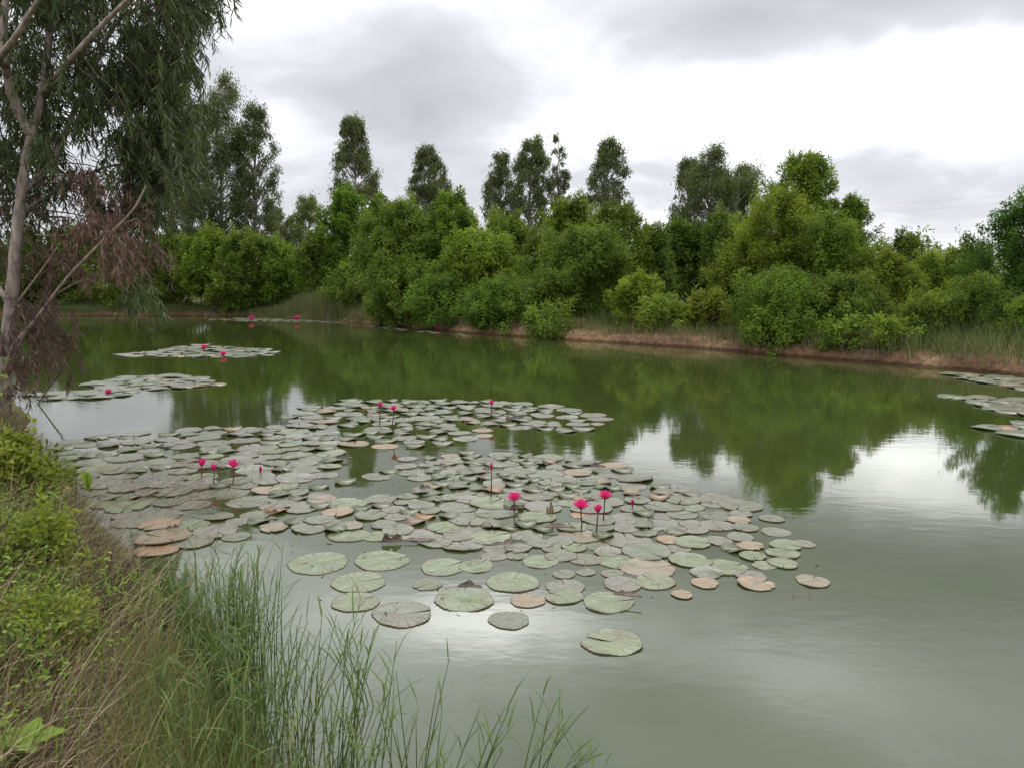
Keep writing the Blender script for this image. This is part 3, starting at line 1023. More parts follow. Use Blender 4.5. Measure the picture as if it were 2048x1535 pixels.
# ------------------------------------------------------------------ overhanging tree at the left
def overhanging_tree():
    D0 = 9.7
    base = at(8, 842, D0)
    o = np.array([base[0], base[1], gz(base[0], base[1]) - .1])
    root = thing('overhanging_tree', 'big drooping tree with pale peeling trunk leaning on the left bank', 'tree', tuple(o))

    def path(pts, n=8):
        P = [at(*p) for p in pts]
        X = spline([p[:2] for p in P], n)
        Z = spline([(p[2], 0) for p in P], n)[:, 0]
        return np.c_[X, Z]

    def limb(nm, pts, r0, r1, sides=8, mat='bark', label=None, pw=1.0):
        p = path(pts)
        if nm == 'trunk':
            p = np.vstack([o[None], p])
        s = Soup()
        t = np.linspace(0, 1, len(p)) ** pw
        rad = r0 + (r1 - r0) * t
        rad = rad * (1 + .05 * np.sin(np.arange(len(p)) * 1.3) + .03 * np.sin(np.arange(len(p)) * 2.9))
        if nm == 'trunk':
            rad[0] *= 1.45
            rad[1] *= 1.2
        s.tube(p, rad, sides)
        part(nm, s.mesh(nm, [M[mat]], o, smooth=True), root, label)
        return p

    trunk = limb('trunk', [(8, 842, D0), (14, 700, D0), (26, 560, D0), (37, 440, D0), (50, 335, D0), (64, 268, D0), (84, 190, D0 + .1),
                           (98, 80, D0 + .2), (110, -20, D0 + .3), (126, -160, D0 + .4), (150, -330, D0 + .5)], .086, .026, 12, pw=.85)
    limbs = [
        limb('limb', [(62, 268, D0), (32, 210, D0 - .1), (12, 135, D0 - .2), (8, 55, D0 - .3), (14, -60, D0 - .5), (0, -220, D0 - .7)], .068, .025, 9),
        limb('limb', [(11, 132, D0 - .2), (-2, 118, D0 - .5), (20, 90, D0 - .8), (48, 48, D0 - 1.0), (85, -15, D0 - 1.2), (150, -140, D0 - 1.3)], .05, .016, 8),
        limb('limb', [(45, 380, D0), (90, 345, D0 + .3), (118, 300, D0 + .5), (138, 245, D0 + .7), (175, 170, D0 + 1.0), (215, 75, D0 + 1.2), (258, 25, D0 + 1.3), (330, 5, D0 + 1.4), (400, -20, D0 + 1.4)], .05, .010, 7),
        limb('limb', [(84, 190, D0 + .1), (150, 110, D0 - .5), (215, 40, D0 - .7), (300, -40, D0 - .8), (390, -90, D0 - .8)], .045, .010, 7),
        limb('limb', [(90, 160, D0 + .1), (160, 200, D0 + .5), (240, 190, D0 + .9), (320, 205, D0 + 1.1), (380, 250, D0 + 1.1)], .035, .008, 6),
        limb('limb', [(38, 430, D0), (100, 390, D0 + .5), (170, 350, D0 + .9), (255, 330, D0 + 1.2), (330, 370, D0 + 1.3)], .032, .008, 6),
        limb('limb', [(98, 60, D0 + .2), (170, -60, D0), (260, -160, D0 + .2), (380, -230, D0 + .4)], .04, .01, 6),
        limb('limb', [(110, -20, D0 + .3), (60, -150, D0 + .9), (20, -280, D0 + 1.3)], .035, .01, 6),
        limb('limb', [(20, 610, D0), (-40, 520, D0 + .4), (-110, 420, D0 + .6), (-180, 330, D0 + .6)], .04, .01, 6),
    ]
    dead = [
        limb('bare_branch', [(12, 742, D0 - .1), (30, 690, D0 - .25), (72, 640, D0 - .4), (132, 560, D0 - .7), (200, 488, D0 - .9), (262, 425, D0 - 1.0), (292, 372, D0 - 1.0)], .034, .007, 7, 'twig', 'long bare branch slanting up across the hanging brown leaves'),
        limb('bare_branch', [(24, 620, D0), (60, 572, D0 - .2), (98, 520, D0 - .3), (122, 482, D0 - .3)], .016, .005, 6, 'twig'),
        limb('bare_branch', [(10, 760, D0), (40, 690, D0 - .3), (52, 655, D0 - .4), (36, 610, D0 - .3)], .022, .007, 6, 'twig'),
        limb('bare_branch', [(100, 600, D0 - .55), (135, 575, D0 - .6), (175, 560, D0 - .6), (215, 575, D0 - .5)], .010, .004, 5, 'twig'),
        limb('bare_branch', [(70, 470, D0 + .1), (130, 470, D0), (190, 455, D0)], .010, .004, 5, 'twig'),
        limb('drooping_branch', [(30, 690, D0 + .2), (90, 660, D0 + .6), (140, 690, D0 + 1.2), (126, 735, D0 + 1.6), (96, 778, D0 + 1.9), (74, 810, D0 + 2.0)], .020, .008, 6, 'darkbark', 'dark branch tip drooping down into the water'),
    ]
    tw = Soup()
    green = Soup()
    brown = Soup()

    def spray(sp, p, n, ln, L, wind, tint, tsd=.13):
        d0 = norm(np.array([rng.normal() * .6 + wind, rng.normal() * .6, .1]))
        k = 6
        t = np.linspace(0, 1, k)[:, None]
        pts = p + d0 * ln * .55 * t * (1 - .35 * t) + np.array([0, 0, -1.0]) * ln * .75 * t ** 1.7
        tw.tube(pts, np.linspace(.004, .0015, k), 3, cap=False)
        u = rng.uniform(.1, 1, n)
        P = np.stack([np.interp(u, t[:, 0], pts[:, j]) for j in range(3)], 1)
        A = norm(np.array([wind * .6, 0, -1.0]) + rng.normal(size=(n, 3)) * np.array([.52, .52, .30]))
        N = rand_dir(n, .1)
        sp.leaves(P, A, N, L * rng.uniform(.7, 1.25, n), L * rng.uniform(.095, .15, n), np.clip(tint + rng.normal(0, tsd, n), 0, 1), bend=.12)

    allp = np.vstack([l[3:] for l in limbs] + [trunk[-25:]])

    def fill(sp, region, n, Dr, L, tint, wind=.15, ln=(.4, .9), tie=True, leaves=(14, 26), hole=None):
        xs = [p[0] for p in region]
        ys = [p[1] for p in region]
        done = 0
        while done < n:
            x, y = rng.uniform(min(xs), max(xs)), rng.uniform(min(ys), max(ys))
            c = False
            for i in range(len(region)):
                (x1, y1), (x2, y2) = region[i], region[i - 1]
                if (y1 > y) != (y2 > y) and x < (x2 - x1) * (y - y1) / (y2 - y1) + x1:
                    c = not c
            if not c:
                continue
            if vnoise(x * .022, y * .022, 1.0, 3.3) < -.42 and y < 470:
                continue
            if hole and any(((x - a) / b) ** 2 + ((y - e) / f) ** 2 < 1 and rng.uniform() < .85 for a, e, b, f in hole):
                continue
            p = at(x, y, D0 + rng.uniform(*Dr))
            spray(sp, p, int(rng.integers(*leaves)), rng.uniform(*ln), L, wind + rng.normal() * .12, tint + rng.normal() * .1)
            if tie and rng.uniform() < .14:
                q = allp[np.argmin(((allp - p) ** 2).sum(1))]
                if np.linalg.norm(q - p) < 2.2:
                    tw.tube(limb_path(q, p, .12, 5, .03), np.linspace(.010, .003, 5), 4, cap=False)
            done += 1

    holes = [(165, 285, 75, 42), (190, 345, 60, 30), (120, 400, 40, 30), (228, 35, 30, 35), (345, 105, 28, 30), (110, 195, 20, 30)]
    fill(green, [(-150, -330), (470, -330), (442, -20), (405, 25), (385, 80), (372, 130), (392, 200), (385, 280), (362, 345), (330, 390), (240, 370), (150, 330), (60, 330), (-150, 330)],
         1150, (-.6, 2.0), .16, .42, .12, hole=holes)
    fill(green, [(-60, -80), (420, -80), (410, 60), (370, 140), (300, 250), (200, 230), (120, 260), (-60, 330)], 720, (-.25, 2.6), .15, .38, .05, (.3, .7), hole=holes)
    fill(green, [(-60, 330), (90, 330), (110, 470), (40, 520), (-60, 520)], 60, (.3, 2.0), .14, .35, .05, (.25, .6))
    fill(green, [(215, 40), (330, 60), (395, 120), (402, 220), (380, 300), (345, 390), (265, 410), (225, 250)], 600, (.2, 2.0), .14, .42, -.02, (.25, .55))
    fill(green, [(360, -120), (445, -120), (430, -40), (398, 10), (375, 30)], 75, (0, 1.2), .15, .4, -.2, (.4, .7), False)
    fill(green, [(-60, 240), (110, 250), (150, 330), (100, 420), (-60, 430)], 75, (.3, 1.5), .15, .45, .1)
    fill(green, [(225, 540), (300, 560), (320, 600), (250, 610)], 9, (-.8, .2), .16, .5, .1, (.25, .5), False)
    fill(green, [(240, 330), (345, 350), (320, 440), (255, 430)], 90, (.3, 1.8), .13, .3, 0, (.3, .6))
    fill(brown, [(-40, 330), (60, 320), (100, 350), (60, 560), (-40, 560)], 45, (.2, 1.2), .115, .35, .05)
    fill(brown, [(90, 330), (210, 320), (330, 380), (330, 520), (240, 560), (130, 540), (90, 440)], 110, (-.9, 1.2), .12, .42, .08, (.2, .5))
    fill(brown, [(110, 320), (200, 330), (310, 380), (320, 500), (230, 480), (140, 430)], 94, (-.6, 1.4), .11, .35, .05, (.2, .45))
    fill(green, [(110, 320), (200, 330), (310, 380), (320, 500), (230, 480), (140, 430)], 67, (-.4, 1.4), .13, .4, .05, (.2, .45))
    fill(brown, [(135, 400), (225, 395), (250, 430), (220, 460), (150, 455)], 35, (-.9, .0), .115, .55, .18, (.15, .35), False)
    fill(brown, [(200, 450), (262, 450), (275, 520), (250, 555), (205, 520)], 29, (-1.1, -.2), .115, .6, .12, (.2, .4), False)
    fill(brown, [(60, 470), (130, 480), (150, 560), (90, 570)], 16, (-.3, .6), .11, .4, .12, (.2, .4), False)
    fill(brown, [(20, 575), (100, 580), (140, 630), (120, 680), (40, 715), (0, 690)], 45, (-.6, .5), .115, .16, .15, (.2, .45), False)
    fill(brown, [(20, 590), (130, 600), (165, 690), (150, 745), (50, 765), (0, 700)], 60, (-.7, .6), .12, .22, .15, (.2, .45), False)
    fill(brown, [(0, 640), (60, 640), (60, 780), (0, 800)], 22, (-.5, .5), .12, .3, .1, (.2, .4), False)
    fill(brown, [(95, 640), (150, 650), (150, 690), (110, 700)], 21, (.9, 1.7), .115, .12, .05, (.2, .35), False)
    fill(green, [(210, 470), (300, 540), (310, 590), (240, 600)], 16, (-.9, .2), .15, .5, .12, (.2, .45), False)
    part('crown', green.mesh('crown', [M['fgleaf']], o), root, 'drooping green narrow leaves', 'stuff')
    part('withered_foliage', brown.mesh('withered_foliage', [M['deadleaf']], o), root, 'rust-brown withered hanging leaves', 'stuff')
    part('twigs', tw.mesh('twigs', [M['darkbark']], o), root, None, 'stuff')


overhanging_tree()

# ------------------------------------------------------------------ near bank: straw, weeds, water grass
def near_points(poly, n):
    xs = [p[0] for p in poly]
    ys = [p[1] for p in poly]
    pts = []
    c2 = np.array([on(x, y, .25)[:2] for x, y in poly])
    lo, hi = c2.min(0), c2.max(0)
    while len(pts) < n:
        m = n * 2
        P = rng.uniform(lo, hi, (m, 2))
        ins = np.zeros(m, bool)
        for i in range(len(c2)):
            a, b = c2[i], c2[i - 1]
            ins ^= ((a[1] > P[:, 1]) != (b[1] > P[:, 1])) & (P[:, 0] < (b[0] - a[0]) * (P[:, 1] - a[1]) / (b[1] - a[1] + 1e-12) + a[0])
        pts += list(P[ins])
    return np.array(pts[:n])


def near_bank():
    bankpoly = [(-260, 800), (0, 812), (60, 850), (95, 930), (190, 1015), (300, 1110), (345, 1180), (350, 1300), (420, 1440), (520, 1600), (500, 1900), (-700, 1900), (-700, 1000)]
    sp = Soup()
    # straw lying combed towards the water
    p = near_points(bankpoly, 40000)
    dist = np.linalg.norm(p, axis=1)
    keep = rng.uniform(size=len(p)) < np.clip(1.25 - dist * .06, .3, 1)
    p = p[keep]
    s = pond_dist(p[:, 0], p[:, 1])
    z = np.maximum(ground_z(p[:, 0], p[:, 1], s), .01)
    n = len(p)
    flow = np.stack([.62 + .25 * vnoise(p[:, 0], p[:, 1], 1.6, 5), .52 + .3 * vnoise(p[:, 0], p[:, 1], 1.3, 9)], 1)
    lean = flow + rng.normal(size=(n, 2)) * .38
    ln = np.linalg.norm(lean, axis=1, keepdims=True)
    lean = lean / ln * np.clip(ln, .2, .97)
    H = rng.uniform(.14, .46, n) * np.clip(.6 + dist[keep] * .08, .7, 1.2)
    patch = vnoise(p[:, 0], p[:, 1], 1.1, 21)
    tint = np.clip(.42 + .22 * patch + rng.normal(0, .27, n), 0, 1)
    H *= np.clip(.45 + s * 1.2, .45, 1)
    sp.blades(np.c_[p, z - .01], H, lean, rng.uniform(.0035, .0085, n), tint, 3, .35)
    # long pale dead stems arching out of the mat
    p2 = near_points([(-60, 900), (90, 950), (200, 1040), (330, 1150), (345, 1300), (430, 1480), (-100, 1700), (-300, 1200)], 650)
    n = len(p2)
    lean = np.stack([rng.normal(.55, .3, n), rng.normal(.45, .35, n)], 1)
    ln = np.linalg.norm(lean, axis=1, keepdims=True)
    lean = lean / ln * np.clip(ln, .3, .95)
    sp.blades(np.c_[p2, np.maximum(ground_z(p2[:, 0], p2[:, 1]), .01)], rng.uniform(.25, .6, n), lean, rng.uniform(.003, .006, n), np.clip(rng.normal(.85, .15, n), 0, 1), 5, .6)
    # straw trailing out over the water between the bank and the pads
    n = 380
    xx = rng.uniform(120, 440, n)
    yy = 965 + (xx - 120) * .12 + rng.normal(0, 38, n)
    q = np.array([on(a, b)[:2] for a, b in zip(xx, yy)])
    lean = np.stack([rng.normal(.75, .16, n), rng.normal(.30, .22, n)], 1)
    ln = np.linalg.norm(lean, axis=1, keepdims=True)
    lean = lean / ln * .975
    sp.blades(np.c_[q, rng.uniform(.006, .03, n)], rng.uniform(.2, .7, n), lean, rng.uniform(.003, .007, n), np.clip(rng.normal(.42, .2, n), 0, 1), 3, .1)
    whole('dry_grass', sp.mesh('dry_grass', [M['straw']]), 'matted tan dry grass combed over the left bank', 'dry grass', 'stuff')

    # green blades growing through the straw
    sp = Soup()
    p = near_points(bankpoly, 9000)
    patch = vnoise(p[:, 0], p[:, 1], 1.5, 31) + .35 * rng.normal(size=len(p))
    p = p[patch > .42]
    z = np.maximum(ground_z(p[:, 0], p[:, 1]), .0)
    n = len(p)
    sp.blades(np.c_[p, z], rng.uniform(.12, .38, n), rng.normal(size=(n, 2)) * .32 + .15, rng.uniform(.003, .007, n), np.clip(rng.normal(.55, .22, n), 0, 1), 3)
    # leafy weeds
    cl = near_points([(-60, 905), (40, 905), (130, 965), (130, 1040), (90, 1090), (120, 1180), (110, 1330), (60, 1380), (-200, 1400), (-300, 1000)], 300)
    cl2 = near_points([(0, 1080), (330, 1110), (330, 1340), (100, 1500), (-100, 1500)], 34)
    for c in np.vstack([cl, cl2]):
        zc = max(gz(c[0], c[1]), 0)
        h = rng.uniform(.10, .36)
        m = int(rng.integers(26, 50))
        t = rng.uniform(.25, 1, m)
        P = np.c_[c[0] + rng.normal(0, .055, m), c[1] + rng.normal(0, .055, m), zc + h * t]
        A = norm(np.c_[rng.normal(size=(m, 2)), rng.uniform(.0, .7, m)])
        N = rand_dir(m, 1.2)
        sp.leaves(P, A, N, rng.uniform(.018, .042, m), rng.uniform(.008, .015, m), np.clip(.5 + rng.normal(0, .22, m), 0, 1), bend=.2)
        sp.tube(limb_path(np.array([c[0], c[1], zc]), np.array([c[0] + rng.normal() * .04, c[1] + rng.normal() * .04, zc + h]), 0, 3, .02), .003, 3, .3)
    whole('weeds', sp.mesh('weeds', [M['weed']]), 'yellow-green leafy weeds growing through the dry grass', 'weeds', 'stuff')

    # emergent grass standing in the shallow water
    sp = Soup()
    region = [(330, 1180), (420, 1110), (560, 1260), (640, 1370), (760, 1420), (850, 1480), (900, 1640), (330, 1700), (300, 1400)]
    c2 = near_points(region, 520)

    def stem(x, y, h, lean, tint, w=.0055):
        k = 5
        t = np.linspace(0, 1, k)[:, None]
        pts = np.c_[x + lean[0] * h * t ** 1.4, y + lean[1] * h * t ** 1.4, -.05 + (h + .05) * t]
        sp.tube(pts, np.linspace(.0028, .0012, k), 4, tint)
        m = int(np.clip(h * 9, 3, 9))
        u = np.sort(rng.uniform(.25, 1, m))
        P = np.stack([np.interp(u, t[:, 0], pts[:, j]) for j in range(3)], 1)
        a = rng.uniform(0, 6.28) + np.arange(m) * 3.14 + rng.normal(0, .4, m)
        el_ = rng.uniform(.5, 2.2, m)
        A = norm(np.c_[np.cos(a), np.sin(a), el_])
        N = norm(np.c_[-np.cos(a) * el_, -np.sin(a) * el_, np.ones(m)])
        sp.leaves(P, A, N, rng.uniform(.10, .24, m) * (1.1 - .4 * u), w * rng.uniform(.8, 1.5, m), np.clip(tint + rng.normal(0, .15, m), 0, 1), bend=.25)

    for x, y in c2:
        pxs = x / y * FPX + 1024
        pys = HORIZON + EYE / y * FPX
        if rng.uniform() > np.clip((pys - 1090) / 330, .12, 1) * np.clip(.75 + .8 * vnoise(x, y, 4.5, 2), .15, 1):
            continue
        h = rng.uniform(.25, .62) * (1.0 if pxs > 420 else .75)
        stem(x, y, h, rng.normal(.06, .16, 2), rng.uniform(.15, .65))
    # bright dense tuft
    for _ in range(60):
        b = on(rng.normal(490, 30), rng.normal(1330, 32))
        stem(b[0], b[1], rng.uniform(.28, .55), rng.normal(.02, .10, 2), rng.uniform(.3, .6))
    # fine low mix at the waterline
    q = near_points([(250, 1270), (320, 1260), (400, 1370), (560, 1460), (700, 1600), (250, 1700)], 2400)
    n = len(q)
    sp.blades(np.c_[q, np.maximum(ground_z(q[:, 0], q[:, 1]), -.02)], rng.uniform(.10, .36, n), rng.normal(size=(n, 2)) * .4, rng.uniform(.0025, .005, n),
              np.clip(rng.normal(.45, .28, n), 0, 1), 3)
    # brown dead stems and litter at the foot of the stems
    q = near_points([(210, 1290), (330, 1230), (420, 1380), (560, 1470), (680, 1600), (200, 1700)], 4200)
    n = len(q)
    sp.blades(np.c_[q, np.maximum(ground_z(q[:, 0], q[:, 1]), .0)], rng.uniform(.08, .34, n), rng.normal(size=(n, 2)) * .62, rng.uniform(.003, .006, n), np.clip(rng.normal(1.0, .12, n), 0, 1), 3)
    whole('water_grass', sp.mesh('water_grass', [M['reed']]), 'thin green grass stems standing in the shallow water by the bank', 'grass', 'stuff')

    # single sprigs further out
    for lab, bx, by, tx, ty in [
            ('branching sprig of grass rising alone from open water at the bottom edge', 955, 1560, 1000, 1405),
            ('slanting grass sprig near the bottom edge, right of the branching sprig', 1060, 1560, 1105, 1400),
            ('grass sprig bent low to the right at the bottom edge', 1120, 1570, 1190, 1475),
            ('thin forked grass stalk standing in front of the nearest left lily pads', 740, 1420, 690, 1240)]:
        sp = Soup()
        b = on(bx, by)
        for _ in range(6):
            D = b[1] + rng.normal() * .05
            t = at(tx + rng.normal() * 30, ty + rng.uniform(0, 90), D)
            stem(b[0] + rng.normal() * .03, D, max(.08, t[2]), ((t[0] - b[0]) / max(t[2], .1), rng.normal() * .1), rng.uniform(.3, .6), .006)
        whole('grass_sprig', sp.mesh('grass_sprig', [M['reed']], b), lab, 'grass sprig', None, 'grass sprigs standing alone in the water', tuple(b))


near_bank()

for x_, top_, hw_, D_, lab_ in [(12, 902, 62, 5.6, 'yellow-green leafy bush at the left edge above the straw'),
                               (38, 1075, 60, 4.1, 'low light green leafy bush in the straw, nearer than the other'),
                               (20, 1235, 80, 3.3, 'nearest small-leaved green bush at the left edge of the bank')]:
    make_tree('bank_bush', 'bush', lab_, x_, top_, hw_, D_, (1.2, 1.08, .9), .08, 'bush', .05, .16, 'leafy bushes on the near bank', leafpx=15.0)

# ------------------------------------------------------------------ single plants on the bank
def broad_plants():
    def leaf_mesh(name, L, W, tint, lobed=False):
        n = 12
        s = Soup()
        V = []
        for i in range(n + 1):
            t = i / n
            wdt = W * .5 * math.sin(math.pi * t ** .75) ** .8 if 0 < t < 1 else 0
            if lobed:
                wdt *= 1 + .18 * math.sin(t * 22)
            dz_ = -.25 * L * t * t
            V += [[L * t, wdt, dz_ + .12 * wdt], [L * t, 0, dz_], [L * t, -wdt, dz_ + .12 * wdt]]
        Q = []
        for i in range(n):
            a = i * 3
            Q += [[a, a + 1, a + 4, a + 3], [a + 1, a + 2, a + 5, a + 4]]
        s.add(V, Q, tint=tint)
        return s.mesh(name, [M['weed']], smooth=True)

    def leafobj(me, root, p, rz, ry, rx=0, sc=1):
        l = part('leaf', me, root)
        l.location = p
        l.rotation_euler = (rx, ry, rz)
        l.scale = (sc, sc, sc)

    big = leaf_mesh('leaf', .15, .12, .62, True)
    b = on_ground(45, 1545)
    r = thing('broadleaf_plant', 'low plant with large lobed yellow-green leaves in the bottom left corner', 'plant', tuple(b))
    s = Soup()
    s.tube([b + [0, 0, -.02], b + [0, .01, .05], b + [.0, .02, .10]], [.006, .005, .003], 5, .3)
    part('stem', s.mesh('stem', [M['weed']], b), r)
    for k, (rz, ry, sc) in enumerate([(2.5, -.55, .75), (.4, -.45, .85), (1.5, -.7, .65), (-.7, -.2, .6), (3.8, -.15, .65)]):
        leafobj(big, r, (0, .02, .08 + .008 * k), rz, ry, 0, sc)
    # sapling with drooping leaves by the pads
    b = on_ground(152, 1035)
    D = b[1]
    t = at(160, 945, D)
    r = thing('sapling', 'thin sapling with drooping pale leaves leaning over the lily pads', 'plant', tuple(b))
    s = Soup()
    h = t[2] - b[2]
    s.tube([b, b + [.01, 0, h * .5], b + [.03, 0, h * .97], b + [.10, 0, h * 1.05]], [.005, .004, .003, .002], 5, .1)
    part('stem', s.mesh('stem', [M['darkbark']], b), r)
    lf = leaf_mesh('leaf', .15, .055, .7)
    for dx_, dz_, rz, ry in [(.10, 1.05, .3, 1.25), (.11, 1.03, -.6, 1.35), (.08, 1.05, 1.5, 1.2), (.12, 1.0, .1, 1.5)]:
        leafobj(lf, r, (dx_, 0, h * dz_), rz, ry)
    # leafy shoots on the bank
    for i, (x, y, lab) in enumerate([(100, 1010, 'leafy weed shoot with olive leaves left of the sapling'), (60, 940, 'yellowing leafy shoot at the top of the weedy bank'),
                                     (2, 735, 'bright green leafy shoot growing against the pale trunk')]):
        if i == 2:
            q = at(2, 760, 9.2)
            b = np.array([q[0], q[1], gz(q[0], q[1])])
            hh = at(2, 715, 9.2)[2] - b[2]
        else:
            b = on_ground(x, y + 50)
            hh = .28
        r = thing('leafy_shoot', lab, 'plant', tuple(b))
        s = Soup()
        s.tube([b, b + [.01, 0, hh * .5], b + [.0, .01, hh]], [.005, .004, .002], 5, .3)
        part('stem', s.mesh('stem', [M['weed']], b), r)
        me = leaf_mesh('leaf', .11 if i < 2 else .17, .05 if i < 2 else .09, .55 + .1 * i)
        for k in range(9):
            leafobj(me, r, (0, 0, hh * (.35 + .65 * k / 8)), k * 2.4, rng.uniform(-.4, .5), 0, rng.uniform(.7, 1.1))


broad_plants()

# ------------------------------------------------------------------ lily pads
def pad_mesh(seed, mat, notch=.07, wav=.018, teeth=26, fold=0.0, bites=0):
    r = np.random.default_rng(seed)
    nth = 110
    th = np.linspace(notch, 2 * np.pi - notch, nth)
    rho = [.16, .45, .75, .90, .962, 1.0]
    ph = r.uniform(0, 6.28, 5)
    edge = 1 + .05 * np.sin(2 * th + ph[0]) + .035 * np.sin(3 * th + ph[1]) + .02 * np.sin(7 * th + ph[2])
    for _ in range(bites):
        edge *= 1 - r.uniform(.08, .28) * np.exp(-((th - r.uniform(.6, 5.7)) / r.uniform(.06, .16)) ** 2)
    edge *= 1 + .040 * np.abs(np.sin(teeth * th / 2 + ph[3])) ** .6 - .022
    # rounded lobes beside the notch
    edge *= 1 - .07 * np.exp(-((th - notch) / .07) ** 2) - .07 * np.exp(-((2 * np.pi - notch - th) / .07) ** 2)
    V = [[0, 0, .0]]
    for q in rho:
        z = wav * (np.sin(3 * th + ph[4]) + .6 * np.sin(5 * th + ph[1])) * q ** 2 + (.010 * max(0, (q - .8) / .2) ** 2)
        z = z + fold * np.maximum(0, np.cos(th - 2.2)) * q ** 2
        sh = q * edge if q > .5 else q * (1 + (edge - 1) * q)
        V += list(np.c_[sh * np.cos(th), sh * np.sin(th), z])
    last = len(V) - nth
    rimv = np.array(V[last:])
    rim2 = rimv * np.array([.992, .992, 1]) - np.array([0, 0, .05])
    V += list(rim2)
    Q, T, mi = [], [], []
    for k in range(nth - 1):
        T.append([0, 1 + k, 2 + k])
    for j in range(len(rho)):
        a = 1 + j * nth
        for k in range(nth - 1):
            Q.append([a + k, a + nth + k, a + nth + k + 1, a + k + 1])
            mi.append(1 if j >= len(rho) - 1 else 0)
    mi += [0] * len(T)
    return mesh_np('lily_pad', np.array(V), [np.array(Q), np.array(T)], None, [mat, M['padrim']], mi, True)


PADS = {k: [pad_mesh(100 + i + 20 * j, M[k], .018 + .022 * (i % 3), .003 + .004 * (i % 4), 24 + 3 * (i % 3), [0, 0, .05, 0, 0, .02, 0, 0, .09, 0, 0][i], [0, 0, 1, 2, 0, 0, 3, 0, 1, 1, 4][i]) for i in range(11)]
        for j, k in enumerate(['pad', 'padfresh', 'padorange'])}
placed = []      # x, y, r


def put_pad(x, y, r, kind, label, group=None, rz=None, z=None, tilt=(0, 0), asp=1.0, me=None):
    o = bpy.data.objects.new('lily_pad', me or PADS[kind][int(rng.integers(11))])
    COL.objects.link(o)
    o.location = (x, y, .002 + rng.uniform(0, .008) if z is None else z)
    o.rotation_euler = (tilt[0] + rng.normal() * .006, tilt[1] + rng.normal() * .006, rng.uniform(0, 6.28) if rz is None else rz)
    o.scale = (r, r * asp, r)
    o['label'] = label
    o['category'] = 'lily pad'
    if group:
        o['group'] = group
    placed.append((x, y, r))
    return o


